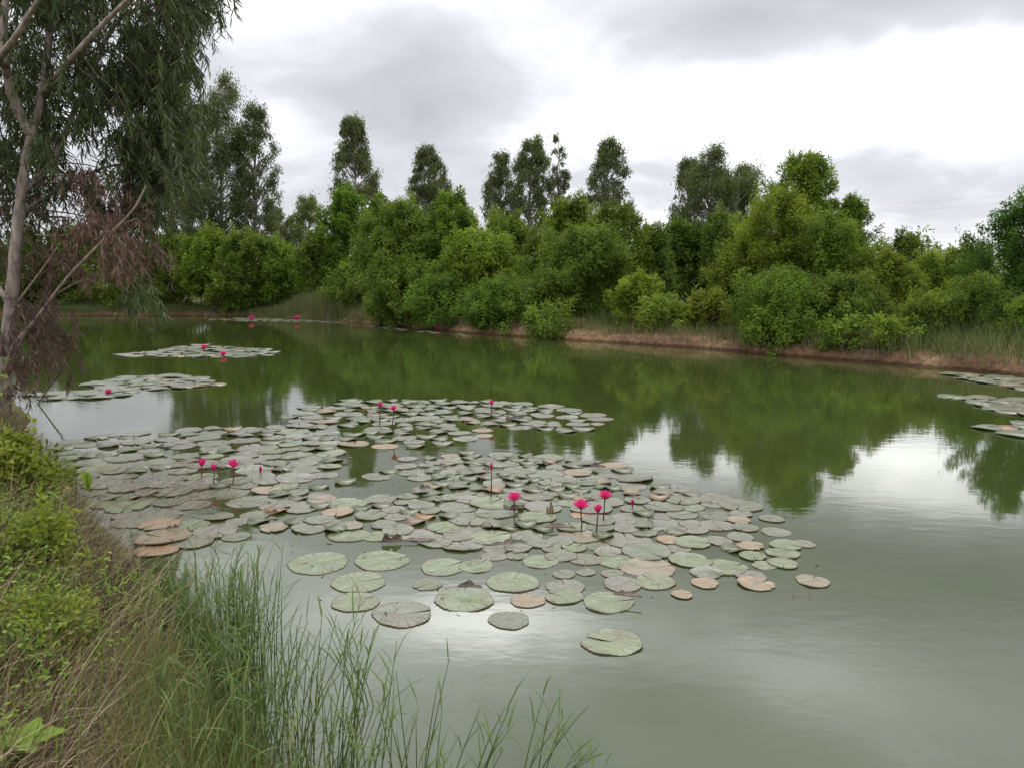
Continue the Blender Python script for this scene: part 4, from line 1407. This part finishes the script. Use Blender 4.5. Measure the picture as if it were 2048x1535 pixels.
# pads that can be told apart: px centre, px width, kind, label, notch angle (deg, world, None = any)
FRONT = [
    (637, 1125, 130, 'padfresh', 'large round pale lily pad leftmost in the front row, beside open water', 30),
    (763, 1120, 116, 'padfresh', 'large lily pad touching the right side of the leftmost front pad', 20),
    (718, 1163, 116, 'padfresh', 'creased lily pad just below the leftmost two front pads', 25),
    (887, 1133, 100, 'padfresh', 'bright pale lily pad below the dark crumpled leaf', 35),
    (953, 1131, 78, 'padfresh', 'lily pad overlapping the right edge of the bright pale pad', 60),
    (1025, 1163, 116, 'padfresh', 'large round lily pad behind the pad that carries a curled dark leaf', 75),
    (855, 1168, 64, 'pad', 'small lily pad left of the pad that carries a curled dark leaf', 0),
    (711, 1203, 102, 'padfresh', 'lily pad with a ragged split below the creased pad', 40),
    (805, 1228, 126, 'pad', 'big grey-green lily pad nearest the reeds with a spot at its centre', 15),
    (928, 1197, 128, 'padfresh', 'big lily pad with a dark curled dead leaf on top', 90),
    (1018, 1240, 88, 'pad', 'reddish heart-shaped lily pad with its notch facing away, front centre', 85),
    (1055, 1201, 74, 'padorange', 'yellowing lily pad with brown blotches right of the big pad with dead leaf', 50),
    (1131, 1173, 80, 'pad', 'neat round lily pad lying on top of a second one', 100),
    (1128, 1193, 82, 'padfresh', 'lily pad half covered by the neat round one', 150),
    (1217, 1204, 106, 'padfresh', 'yellow-green lily pad with a grey dead leaf lying on its right edge', 10),
    (1245, 1168, 84, 'pad', 'lily pad with rusty debris on its right side', 45),
    (1310, 1163, 88, 'padfresh', 'lily pad with a lobed notch at its far side, right of the rusty one', 120),
    (1225, 1284, 126, 'padfresh', 'lone lily pad nearest the viewer with a wide notch on its left', 165),
    (1625, 1162, 68, 'padorange', 'isolated brownish scalloped lily pad farthest right of the front pads', 60),
    (1512, 1168, 74, 'padorange', 'orange-edged withered lily pad at the right tip of the raft', 30),
    (1502, 1152, 66, 'pad', 'lily pad partly lying over the orange-edged withered pad', 80),
    (1450, 1134, 92, 'padfresh', 'large lily pad at the lower right end of the raft', 20),
    (1410, 1166, 58, 'padorange', 'thin half-sunk orange lily pad below the lower right end of the raft', 0),
    (1364, 1189, 46, 'padorange', 'small brown ragged lily pad in open water right of the grey dead leaf', 0),
    (1358, 978, 52, 'pad', 'single lily pad floating apart at the back right of the raft', 0),
    (1543, 1037, 52, 'pad', 'single lily pad in dark tree reflection right of the raft', 0),
    (1490, 1055, 56, 'pad', 'grey-green lily pad left of the single one in dark reflection', 0),
    (1478, 1040, 48, 'padorange', 'orange lily pad edge-on at the right border of the raft', 0),
    (1572, 1090, 66, 'padfresh', 'uppermost of the stack of pads at the right corner of the raft', 0),
    (1566, 1107, 66, 'padfresh', 'middle of the stack of pads at the right corner of the raft', 0),
    (1566, 1127, 62, 'padfresh', 'lowest of the stack of pads at the right corner of the raft', 0),
    (1505, 1112, 58, 'padfresh', 'lily pad left of the stack of pads at the right corner', 0),
    (1501, 1092, 58, 'padorange', 'tan lily pad above left of the right corner stack', 0),
    (1385, 1085, 76, 'padfresh', 'bright lily pad midway along the lower right side of the raft', 0),
    (313, 1101, 84, 'padorange', 'brown-orange lily pad at the edge of the straw bank', 0),
    (385, 1084, 84, 'pad', 'lily pad right of the brown-orange one at the straw bank', 0),
    (547, 1055, 64, 'padorange', 'bright orange withered lily pad beside the open water left of the raft', 0),
    (640, 1040, 62, 'pad', 'round lily pad right of the bright orange withered pad', 0),
    (675, 1025, 66, 'padorange', 'pinkish lily pad behind the round one, left side of the raft', 0),
    (700, 1052, 58, 'padorange', 'lily pad with an orange curled corner left of the dark crumpled leaf', 0),
    (645, 998, 58, 'padorange', 'lily pad with orange front edge showing under a green one', 0),
    (640, 992, 52, 'pad', 'green lily pad lying over the orange-edged one', 0),
    (755, 1072, 66, 'padfresh', 'lily pad directly left of the dark crumpled leaf', 0),
    (835, 1070, 74, 'pad', 'lily pad directly right of the dark crumpled leaf', 0),
    (1082, 1122, 78, 'padfresh', 'lily pad beside the dark folded leaf at the near edge of the raft', 0),
    (988, 1112, 56, 'pad', 'small lily pad left of the dark folded leaf at the near edge', 0),
    (1233, 1122, 84, 'padfresh', 'lily pad in front of the tall pink flower pair', 30),
    (1170, 1118, 70, 'pad', 'lily pad left of the one in front of the tall pink flower pair', 0),
    (1128, 1148, 50, 'pad', 'small lily pad above the neat round stacked pad', 0),
    (1172, 1144, 42, 'pad', 'smallest lily pad in the gap above the neat round stacked pad', 0),
    (1225, 1147, 48, 'pad', 'small lily pad above the pad with rusty debris', 0),
    (1160, 1072, 84, 'padorange', 'reddish-brown lily pad at the foot of the tall pink flower pair', 0),
    (708, 888, 66, 'padorange', 'pale orange lily pad at the near edge of the far raft', 0),
    (770, 893, 54, 'padorange', 'second pale orange lily pad at the near edge of the far raft', 0),
    (968, 872, 40, 'padorange', 'apricot lily pad at the near rim of the far raft below the single flower', 0),
    (965, 861, 44, 'padorange', 'pale peach lily pad just behind the apricot one', 0),
    (1195, 848, 30, 'padorange', 'peach lily pad at the right tip of the far raft', 0),
    (900, 912, 40, 'padorange', 'pale pink lily pad at the back edge of the big raft', 0),
    (815, 918, 42, 'pad', 'lone pale lily pad in the channel between the two rafts', 0),
    (852, 930, 36, 'pad', 'small lily pad in dark reflection right of the lone channel pad', 0),
    (1155, 945, 60, 'padorange', 'tan lily pad with brown hole at the back right of the big raft', 0),
    (1225, 932, 62, 'padorange', 'pale tan lily pad at the far right corner of the big raft', 0),
]
for i, (x, y, wd, kind, lab, na) in enumerate(FRONT):
    p = on(x, y)
    # the far-side length as seen fixes the true width
    r = wd * .5 / FPX * p[1] * (1 / CP) * .99
    nm = None if na == 0 else R(na)
    me = None
    if i == 17:
        me = pad_mesh(900, M['padfresh'], .20, .016, 30)
    me = me or PADS[kind][[0, 1, 4, 5, 7][i % 5] if kind != 'padorange' else i % 11]
    put_pad(p[0], p[1], r, kind, lab, 'lily pads of the near raft', nm, .002 + .00022 * (i % 40), asp=rng.uniform(.92, 1.0), me=me)


def poly_world(px):
    return np.array([on(x, y)[:2] for x, y in px])


def inside(P, poly):
    c = np.zeros(len(P), bool)
    for i in range(len(poly)):
        a, b = poly[i], poly[i - 1]
        c ^= ((a[1] > P[:, 1]) != (b[1] > P[:, 1])) & (P[:, 0] < (b[0] - a[0]) * (P[:, 1] - a[1]) / (b[1] - a[1] + 1e-12) + a[0])
    return c


def scatter(px, n, rr, overlap, holes=()):
    poly = poly_world(px)
    lo, hi = poly.min(0), poly.max(0)
    hl = [(on(a, b)[:2], on(a + e, b)[0] - on(a, b)[0], abs(on(a, b + f)[1] - on(a, b)[1])) for a, b, e, f in holes]
    out = []
    for _ in range(n * 60):
        if len(out) >= n:
            break
        p = rng.uniform(lo, hi)
        if not inside(p[None], poly)[0]:
            continue
        r = rng.uniform(*rr)
        if any(((p[0] - h[0][0]) / h[1]) ** 2 + ((p[1] - h[0][1]) / h[2]) ** 2 < 1 for h in hl):
            continue
        if any((p[0] - a) ** 2 + (p[1] - b) ** 2 < (overlap * (r + c)) ** 2 for a, b, c in placed):
            continue
        if pond_dist(np.array([p[0]]), np.array([p[1]]))[0] > -.15:
            continue
        placed.append((p[0], p[1], r))
        out.append((p[0], p[1], r))
    return out


REG = [
    ('C', [(560, 985), (700, 960), (880, 912), (960, 905), (1090, 915), (1240, 925), (1290, 968), (1420, 990), (1500, 1012), (1520, 1050), (1610, 1085), (1590, 1130), (1500, 1142),
           (1410, 1150), (1330, 1140), (1100, 1125), (900, 1092), (800, 1075), (690, 1070), (560, 1058), (500, 1062), (540, 1000)], 200, (.075, .185), .70,
     [(770, 972, 90, 22), (700, 985, 60, 14), (890, 900, 60, 8), (1120, 1040, 20, 8), (1420, 1110, 60, 14), (1450, 1018, 40, 10)],
     'weathered grey-green lily pad among the crowd of pads around the tall pink flowers', 'withered orange-brown lily pad among the crowd around the tall pink flowers'),
    ('B', [(85, 895), (230, 868), (420, 856), (540, 850), (660, 880), (670, 905), (655, 950), (560, 990), (520, 1045), (470, 1085), (330, 1090), (240, 1080), (170, 1010), (110, 950)], 130, (.095, .215), .74,
     [(310, 948, 50, 14), (455, 1015, 60, 14), (700, 930, 30, 20), (350, 905, 35, 9), (480, 950, 30, 10), (240, 925, 40, 10)],
     'muted olive-grey lily pad in the raft beside the straw-covered left bank', 'withered tan lily pad in the raft beside the straw-covered left bank'),
    ('A', [(545, 850), (620, 812), (700, 800), (850, 802), (960, 800), (1080, 808), (1200, 832), (1215, 842), (1170, 866), (1060, 858), (950, 876), (880, 888), (790, 900), (660, 893), (560, 880)], 125, (.10, .205), .80,
     [(700, 858, 40, 8), (930, 852, 26, 8), (1020, 868, 50, 6), (1100, 842, 30, 5), (800, 835, 20, 5)],
     'flat silvery lily pad in the far raft that carries three small pink flowers', 'withered orange lily pad in the far raft that carries three small pink flowers'),
]
cand = []
for key, px, n, rr, ov, holes, lab, lab2 in REG:
    cand += [(key, x, y, r) for x, y, r in scatter(px, n, rr, ov, holes)]
cand.sort(key=lambda c: -c[3] / c[2])
N_SINGLE = 300 - len(FRONT)
LANDMARKS = [(1162, 1063, 'wide open trio flower'), (1206, 1041, 'rear trio flower'), (1028, 1024, 'short-stemmed pink flower'),
             (982, 994, 'tall closed bud'), (1266, 1018, 'low red bud'), (403, 955, 'leftmost flower by the bank'), (428, 970, 'middle flower by the bank'),
             (465, 969, 'fuller flower by the bank'), (522, 951, 'red bud by the bank flowers'), (759, 850, 'small far bud'), (785, 865, 'open far flower'),
             (981, 840, 'lone flower of the far raft'), (783, 1086, 'dark crumpled leaf'), (1005, 1094, 'dark folded leaf'), (1030, 838, 'brown domed pad'),
             (1100, 1026, 'upright orange leaf tip'), (345, 1062, 'dark curl by the straw edge'), (545, 1030, 'dark curl by the open water'), (1195, 938, 'dark green cupped leaf'),
             (850, 980, 'orange curl near the channel'), (690, 920, 'dark curl beside an orange leaf'), (1450, 1134, 'large pad at lower right'),
             (1358, 978, 'single pad floating apart'), (152, 1035, 'thin sapling'), (1385, 1085, 'bright pad on the lower right side'), (640, 1040, 'round pad left of the raft'),
             (1502, 1092, 'tan corner pad'), (640, 992, 'green pad over an orange edge'), (1155, 945, 'tan pad with a hole'), (313, 1101, 'brown-orange pad'), (547, 1055, 'bright orange pad')]
ORD = ['nearest', 'second', 'third', 'fourth', 'fifth', 'sixth', 'seventh', 'eighth', 'ninth', 'tenth', 'eleventh', 'twelfth', 'thirteenth', 'fourteenth', 'fifteenth', 'sixteenth', 'seventeenth', 'eighteenth', 'nineteenth', 'twentieth', 'twenty-first', 'twenty-second', 'twenty-third', 'twenty-fourth', 'twenty-fifth']
lm = np.array([on(a, b)[:2] for a, b, _ in LANDMARKS])
slots = {}
singles = []
for key, x, y, r in cand[:N_SINGLE]:
    d = np.array([x, y]) - lm
    k = int(np.argmin((d ** 2).sum(1)))
    v = d[k]
    dirn = ('right of' if v[0] > 0 else 'left of') if abs(v[0]) > abs(v[1]) else ('behind' if v[1] > 0 else 'in front of')
    slots.setdefault((k, dirn), []).append((float(v @ v), len(singles)))
    singles.append([key, x, y, r, k, dirn, 0])
for lst in slots.values():
    for q, (_, i) in enumerate(sorted(lst)):
        singles[i][6] = q
for key, x, y, r, k, dirn, q in singles:
    u = rng.uniform()
    kind = 'padorange' if u < .035 else ('padfresh' if u < .22 and key != 'A' else 'pad')
    cw = {'pad': 'grey-green', 'padfresh': 'pale green', 'padorange': 'withered tan'}[kind]
    lab = f"{cw} lily pad, {ORD[min(q, 24)]} {'one' if q else 'pad'} {dirn} the {LANDMARKS[k][2]}"
    put_pad(x, y, r, kind, lab, {'A': 'pads of the far raft', 'B': 'pads of the left raft', 'C': 'pads of the middle raft'}[key], asp=rng.uniform(.88, 1.0),
            tilt=(rng.normal() * .01, rng.normal() * .01))
far_pads = [(x, y, r) for _, x, y, r in cand[N_SINGLE:]]

# past the three hundred largest: the rest and the far patches as one mass
for px, n in [([(225, 712), (330, 698), (400, 690), (550, 700), (545, 712), (400, 715)], 62),
              ([(180, 765), (250, 755), (370, 752), (440, 770), (330, 778), (200, 776)], 60),
              ([(60, 790), (190, 782), (260, 778), (240, 794), (120, 798)], 18),
              ([(410, 640), (480, 636), (600, 639), (720, 646), (600, 644), (470, 642)], 70),
              ([(740, 652), (900, 666), (1000, 673), (860, 668)], 14),
              ([(1890, 748), (2000, 752), (2100, 762), (2150, 785), (2060, 782), (1960, 764)], 46),
              ([(1900, 793), (1980, 795), (2130, 802), (2180, 842), (2060, 832), (1970, 812)], 36),
              ([(1970, 856), (2060, 846), (2160, 862), (2120, 876), (2030, 868)], 14)]:
    far_pads += scatter(px, n, (.17, .32), .62)
fp = Soup()
for x, y, r in far_pads:
    nth = 22
    a0 = rng.uniform(0, 6.28)
    th = a0 + np.linspace(.12, 6.16, nth)
    e = r * (1 + .05 * np.sin(3 * th) + .03 * rng.normal(size=nth))
    z = rng.uniform(.006, .02)
    zz1 = z + .012 * np.sin(2 * th + a0)
    V = np.vstack([[[x, y, z]], np.c_[x + e * np.cos(th), y + e * np.sin(th), zz1 + .006], np.c_[x + e * np.cos(th), y + e * np.sin(th), zz1 - .004]])
    T = [[0, 1 + k, 2 + k] for k in range(nth - 1)]
    Q = [[1 + k, 1 + nth + k, 2 + nth + k, 2 + k] for k in range(nth - 1)]
    fp.add(V, Q, T, tint=rng.uniform(0, 1))
mfp, nt_, out_ = new_mat('distant_pads')
pp = principled(nt_, nt_.ramp(attr(nt_), [(0, (.08, .092, .042)), (.6, (.10, .11, .06)), (.9, (.12, .105, .07)), (1, (.22, .13, .06))]), .34, .45)
nt_.l.new(pp.outputs[0], out_.inputs[0])
whole('distant_lily_pads', fp.mesh('distant_lily_pads', [mfp]), 'scattered patches of small lily pads out on the far water', 'lily pads', 'stuff')

sp = Soup()
for px, n in [([(540, 960), (900, 900), (1250, 930), (1620, 1090), (1650, 1190), (1350, 1220), (700, 1240), (560, 1130)], 170), ([(90, 890), (640, 870), (560, 1000), (520, 1060), (280, 1100)], 130)]:
    poly = poly_world(px)
    lo, hi = poly.min(0), poly.max(0)
    P = rng.uniform(lo, hi, (n * 3, 2))
    P = P[inside(P, poly)][:n]
    m = len(P)
    a = rng.uniform(0, 6.28, m)
    sp.leaves(np.c_[P, rng.uniform(.012, .022, m)], np.c_[np.cos(a), np.sin(a), rng.normal(0, .25, m)], np.c_[rng.normal(0, .4, (m, 2)), np.ones(m)], rng.uniform(.012, .06, m), rng.uniform(.006, .02, m), rng.uniform(0, .8, m), bend=.4)
whole('leaf_litter', sp.mesh('leaf_litter', [M['deadleaf']]), 'small dead leaf scraps and bits scattered over the pads', 'leaf litter', 'stuff')

# ------------------------------------------------------------------ curled and upturned pads
def curled(px, py, wd, ht, lab, rz=0.0, fold=1.0, mat='padunder', name='curled_leaf', zb=.015):
    """a dead pad curled up on itself"""
    p = on(px, py)
    s = wd / FPX * p[1] * .5
    hh = ht / FPX * p[1] * (.62 if ht < 20 or wd > 40 else 1)
    nu, nv = 14, 6
    V = []
    ph = rng.uniform(0, 6.28, 3)
    for i in range(nu + 1):
        u = -1 + 2 * i / nu
        for j in range(nv + 1):
            v = j / nv
            wdt = math.sqrt(max(.02, 1 - u * u))
            x = u * s * (1 - .12 * v)
            bend = v * wdt
            y = s * .5 * (bend * (1 - fold * .65 * v) - .25) + .06 * s * math.sin(3 * u + ph[0])
            z = hh * (bend ** 1.3) * (1 + .45 * math.sin(3.1 * u + ph[1]) + .28 * math.sin(7 * u + ph[2])) * (.45 + .55 * fold)
            V.append([x, y, max(z, 0)])
    Q = []
    for i in range(nu):
        for j in range(nv):
            a = i * (nv + 1) + j
            Q.append([a, a + nv + 1, a + nv + 2, a + 1])
    me = mesh_np(name, V, np.array(Q), None, [M[mat]], smooth=True)
    o = whole(name, me, lab, 'leaf', None, 'curled dead leaves among the pads', (p[0], p[1], zb))
    md_ = o.modifiers.new('thickness', 'SOLIDIFY')
    md_.thickness = .004
    o.rotation_euler = (0, 0, rz)


curled(783, 1086, 44, 26, 'dark crumpled leaf sticking up at the near left edge of the raft', .2)
curled(940, 1186, 54, 16, 'dark curled dead leaf lying on the big front pad', -.1, .7, zb=.045)
curled(1255, 1205, 62, 12, 'grey dead leaf lying on the right edge of the yellow-green pad', -.3, .5, zb=.05)
curled(1005, 1094, 58, 10, 'dark folded leaf at the near edge of the raft', .35, .8, zb=.03)
curled(1120, 1060, 66, 10, 'reddish edge of a rolled pad left of the tall pink flower pair', -.1, .6, zb=.03)
curled(840, 1084, 70, 8, 'thin reddish rolled leaf right of the dark crumpled leaf', .1, .6, zb=.02)
curled(1030, 838, 40, 11, 'brown domed pad pushed up above the far raft', 0, .8, zb=.02)
curled(850, 980, 24, 8, 'small dark and orange curled leaf near the raft channel', .1, .8, zb=.03)
curled(690, 920, 34, 8, 'dark curled leaf beside an orange one left of the channel', .1, .8, zb=.03)
curled(1030, 1022, 44, 9, 'dark folded leaf under the nearest of the lone pink flowers', .3, .8, zb=.03)
curled(1100, 1026, 16, 22, 'upright pointed orange-brown leaf tip between pink flowers', .0, .9, 'padorange', zb=.01)
curled(545, 1030, 26, 7, 'small dark curled leaf left of the raft by open water', .4, .8, zb=.03)
curled(345, 1062, 26, 10, 'small dark curled leaf by the straw edge', .4, .8, zb=.03)
curled(1195, 938, 36, 10, 'dark green cupped leaf at the far right corner of the raft', .0, .8, zb=.03)

# ------------------------------------------------------------------ pink flowers
def petal_mesh(L, W, cup, tint):
    nu, nv = 6, 4
    V = []
    tv = []
    for i in range(nu + 1):
        t = i / nu
        wdt = W * .5 * (math.sin(math.pi * min(.995, .10 + .90 * t) ** 1.15)) ** .8 if i < nu else 0
        for j in range(nv + 1):
            v = -1 + 2 * j / nv
            V.append([L * t - .25 * cup * L * t * t, v * wdt, cup * L * .55 * t * t + cup * .5 * wdt * v * v])
            tv.append(np.clip(tint + .25 * (1 - t) - .1, 0, 1))
    Q = []
    for i in range(nu):
        for j in range(nv):
            a = i * (nv + 1) + j
            Q.append([a, a + 1, a + nv + 2, a + nv + 1])
    return mesh_np('petal', V, np.array(Q), tv, [M['petal']], smooth=True)


PET = [petal_mesh(1, .36, .35, .35), petal_mesh(.95, .33, .4, .5), petal_mesh(.8, .28, .45, .6)]
SEP = petal_mesh(1.0, .34, .35, .2)
SEP.materials.clear()
SEP.materials.append(M['sepal'])


def flower(hx, hy, bx, by, wd, lab, opening=1.0, near=True, group='pink water lilies', bud=False):
    b = on(bx, by)
    D = b[1]
    tip = at(hx, hy, D)
    size = wd / FPX * D * .5 * 1.22
    root = thing('water_lily', lab, 'flower', (b[0], b[1], 0), group=group)
    cup = tip + np.array([0, 0, -size * (.35 if opening > .6 else .8)])
    s = Soup()
    bb = np.array([b[0], b[1], -.05])
    mid = (bb + cup) / 2 + np.array([rng.normal() * .008, rng.normal() * .008, 0])
    s.tube([bb, bb * .66 + cup * .34, mid, cup * .75 + bb * .25, cup], np.array([.0062, .006, .0055, .005, .006]) * (1 if near else 1.3), 6)
    part('stem', s.mesh('stem', [M['stem']], (b[0], b[1], 0), smooth=True), root)
    rel = cup - np.array([b[0], b[1], 0])
    rings = [(9, 0, 1.05, 16 + 55 * (1 - opening), 0), (8, 1, 1.05, 38 + 38 * (1 - opening), .5), (7, 2, 1.0, 62 + 22 * (1 - opening), .2)]
    if bud:
        rings = [(5, 0, 1.5, 82, 0), (5, 1, 1.5, 85, .5)]
    k_sz = size * (1.05 if opening > .6 else 1.5 if not bud else 1.5)
    for n, m, sc, elv, off in rings:
        for k in range(n):
            o = part('petal', PET[m], root)
            o.location = rel + np.array([0, 0, .004 * m])
            e = R(elv + rng.normal() * 5)
            o.rotation_euler = (rng.normal() * .08, -e, (k + off + rng.normal() * .12) / n * 2 * math.pi)
            z = k_sz * sc * rng.uniform(.92, 1.06)
            o.scale = (z, z, z)
    for k in range(4):
        o = part('sepal', SEP, root)
        o.location = rel + np.array([0, 0, -.004])
        o.rotation_euler = (0, -R((2 if opening > .6 else 70) if not bud else 80), (k + .3) / 4 * 2 * math.pi)
        z = k_sz * (.9 if not bud else 1.35)
        o.scale = (z, z, z)
    if near and not bud and opening > .6:
        s = Soup()
        for k in range(22):
            a = rng.uniform(0, 6.28)
            d = np.array([math.cos(a) * .35, math.sin(a) * .35, 1.0])
            s.tube([[0, 0, 0], d * size * .3, d * size * .42 + np.array([math.cos(a), math.sin(a), 0]) * -.04 * size], .0016, 4)
        part('stamens', s.mesh('stamens', [M['stamen']]), root, loc=rel)
    return root


flower(1162, 1008, 1163, 1063, 37, 'wide open pink water lily on a tall stem, left of the close trio')
flower(1210, 989, 1206, 1041, 32, 'open pink water lily at the back right of the close trio')
flower(1196, 1016, 1191, 1069, 21, 'half closed pink water lily in the middle of the close trio', .35)
flower(1028, 993, 1030, 1024, 31, 'open pink water lily on a short stem left of the close trio', .9)
flower(983, 934, 982, 994, 12, 'tall closed pink bud on a long reddish stem at the raft centre', 0, True, bud=True)
flower(1265, 1007, 1266, 1018, 12, 'small red bud low on the pads right of the close trio', 0, True, bud=True)
flower(403, 923, 403, 955, 19, 'half open pink water lily, first of three by the left bank', .45)
flower(428, 933, 428, 970, 17, 'pink water lily bud, middle of three by the left bank', .35)
flower(466, 927, 465, 969, 28, 'fuller pink water lily, last of three by the left bank', .7)
flower(521, 940, 522, 951, 11, 'small red bud right of the three flowers by the left bank', 0, True, bud=True)
flower(760, 808, 759, 850, 12, 'small pink bud-like flower standing left in the far raft', .4, False)
flower(787, 816, 785, 865, 18, 'open pink flower next to the bud-like one in the far raft', .8, False)
flower(983, 805, 981, 840, 15, 'lone pink flower standing at the back right of the far raft', .8, False)
flower(408, 693, 408, 702, 13, 'pale red flower in the narrow pad strip on the far left water', .6, False)
flower(446, 706, 446, 713, 13, 'deep red flower right of the pale one in the narrow pad strip', .6, False)
flower(217, 782, 217, 789, 13, 'lone red flower by the pad patch below the narrow strip', .6, False)
flower(503, 635, 503, 643, 11, 'tiny red flower in the pads along the far shore, left one', .6, False)
flower(594, 634, 594, 643, 10, 'tiny red flower in the pads along the far shore beside the reeds', .6, False)
flower(875, 657, 875, 663, 10, 'tiny red flower below the far red earth bank', .6, False)
flower(70, 718, 70, 727, 12, 'red flower glimpsed behind the dark drooping leaves', .6, False)

# ------------------------------------------------------------------ overhead wires far right
for k, (yl_, yr, lab) in enumerate([(402, 374, 'upper thin overhead wire crossing the sky above the right-hand trees'),
                                    (416, 392, 'lower thin overhead wire crossing the sky above the right-hand trees')]):
    a = at(1500, yl_ + 14, 190)
    b_ = at(2350, yr - 18, 120)
    t = np.linspace(0, 1, 24)[:, None]
    p = a + (b_ - a) * t
    p[:, 2] -= 1.2 * np.sin(np.pi * t[:, 0])
    s = Soup()
    s.tube(p, .013, 5)
    whole('overhead_wire', s.mesh('overhead_wire', [M['wire']], a), lab, 'wire', None, 'overhead wires', tuple(a))
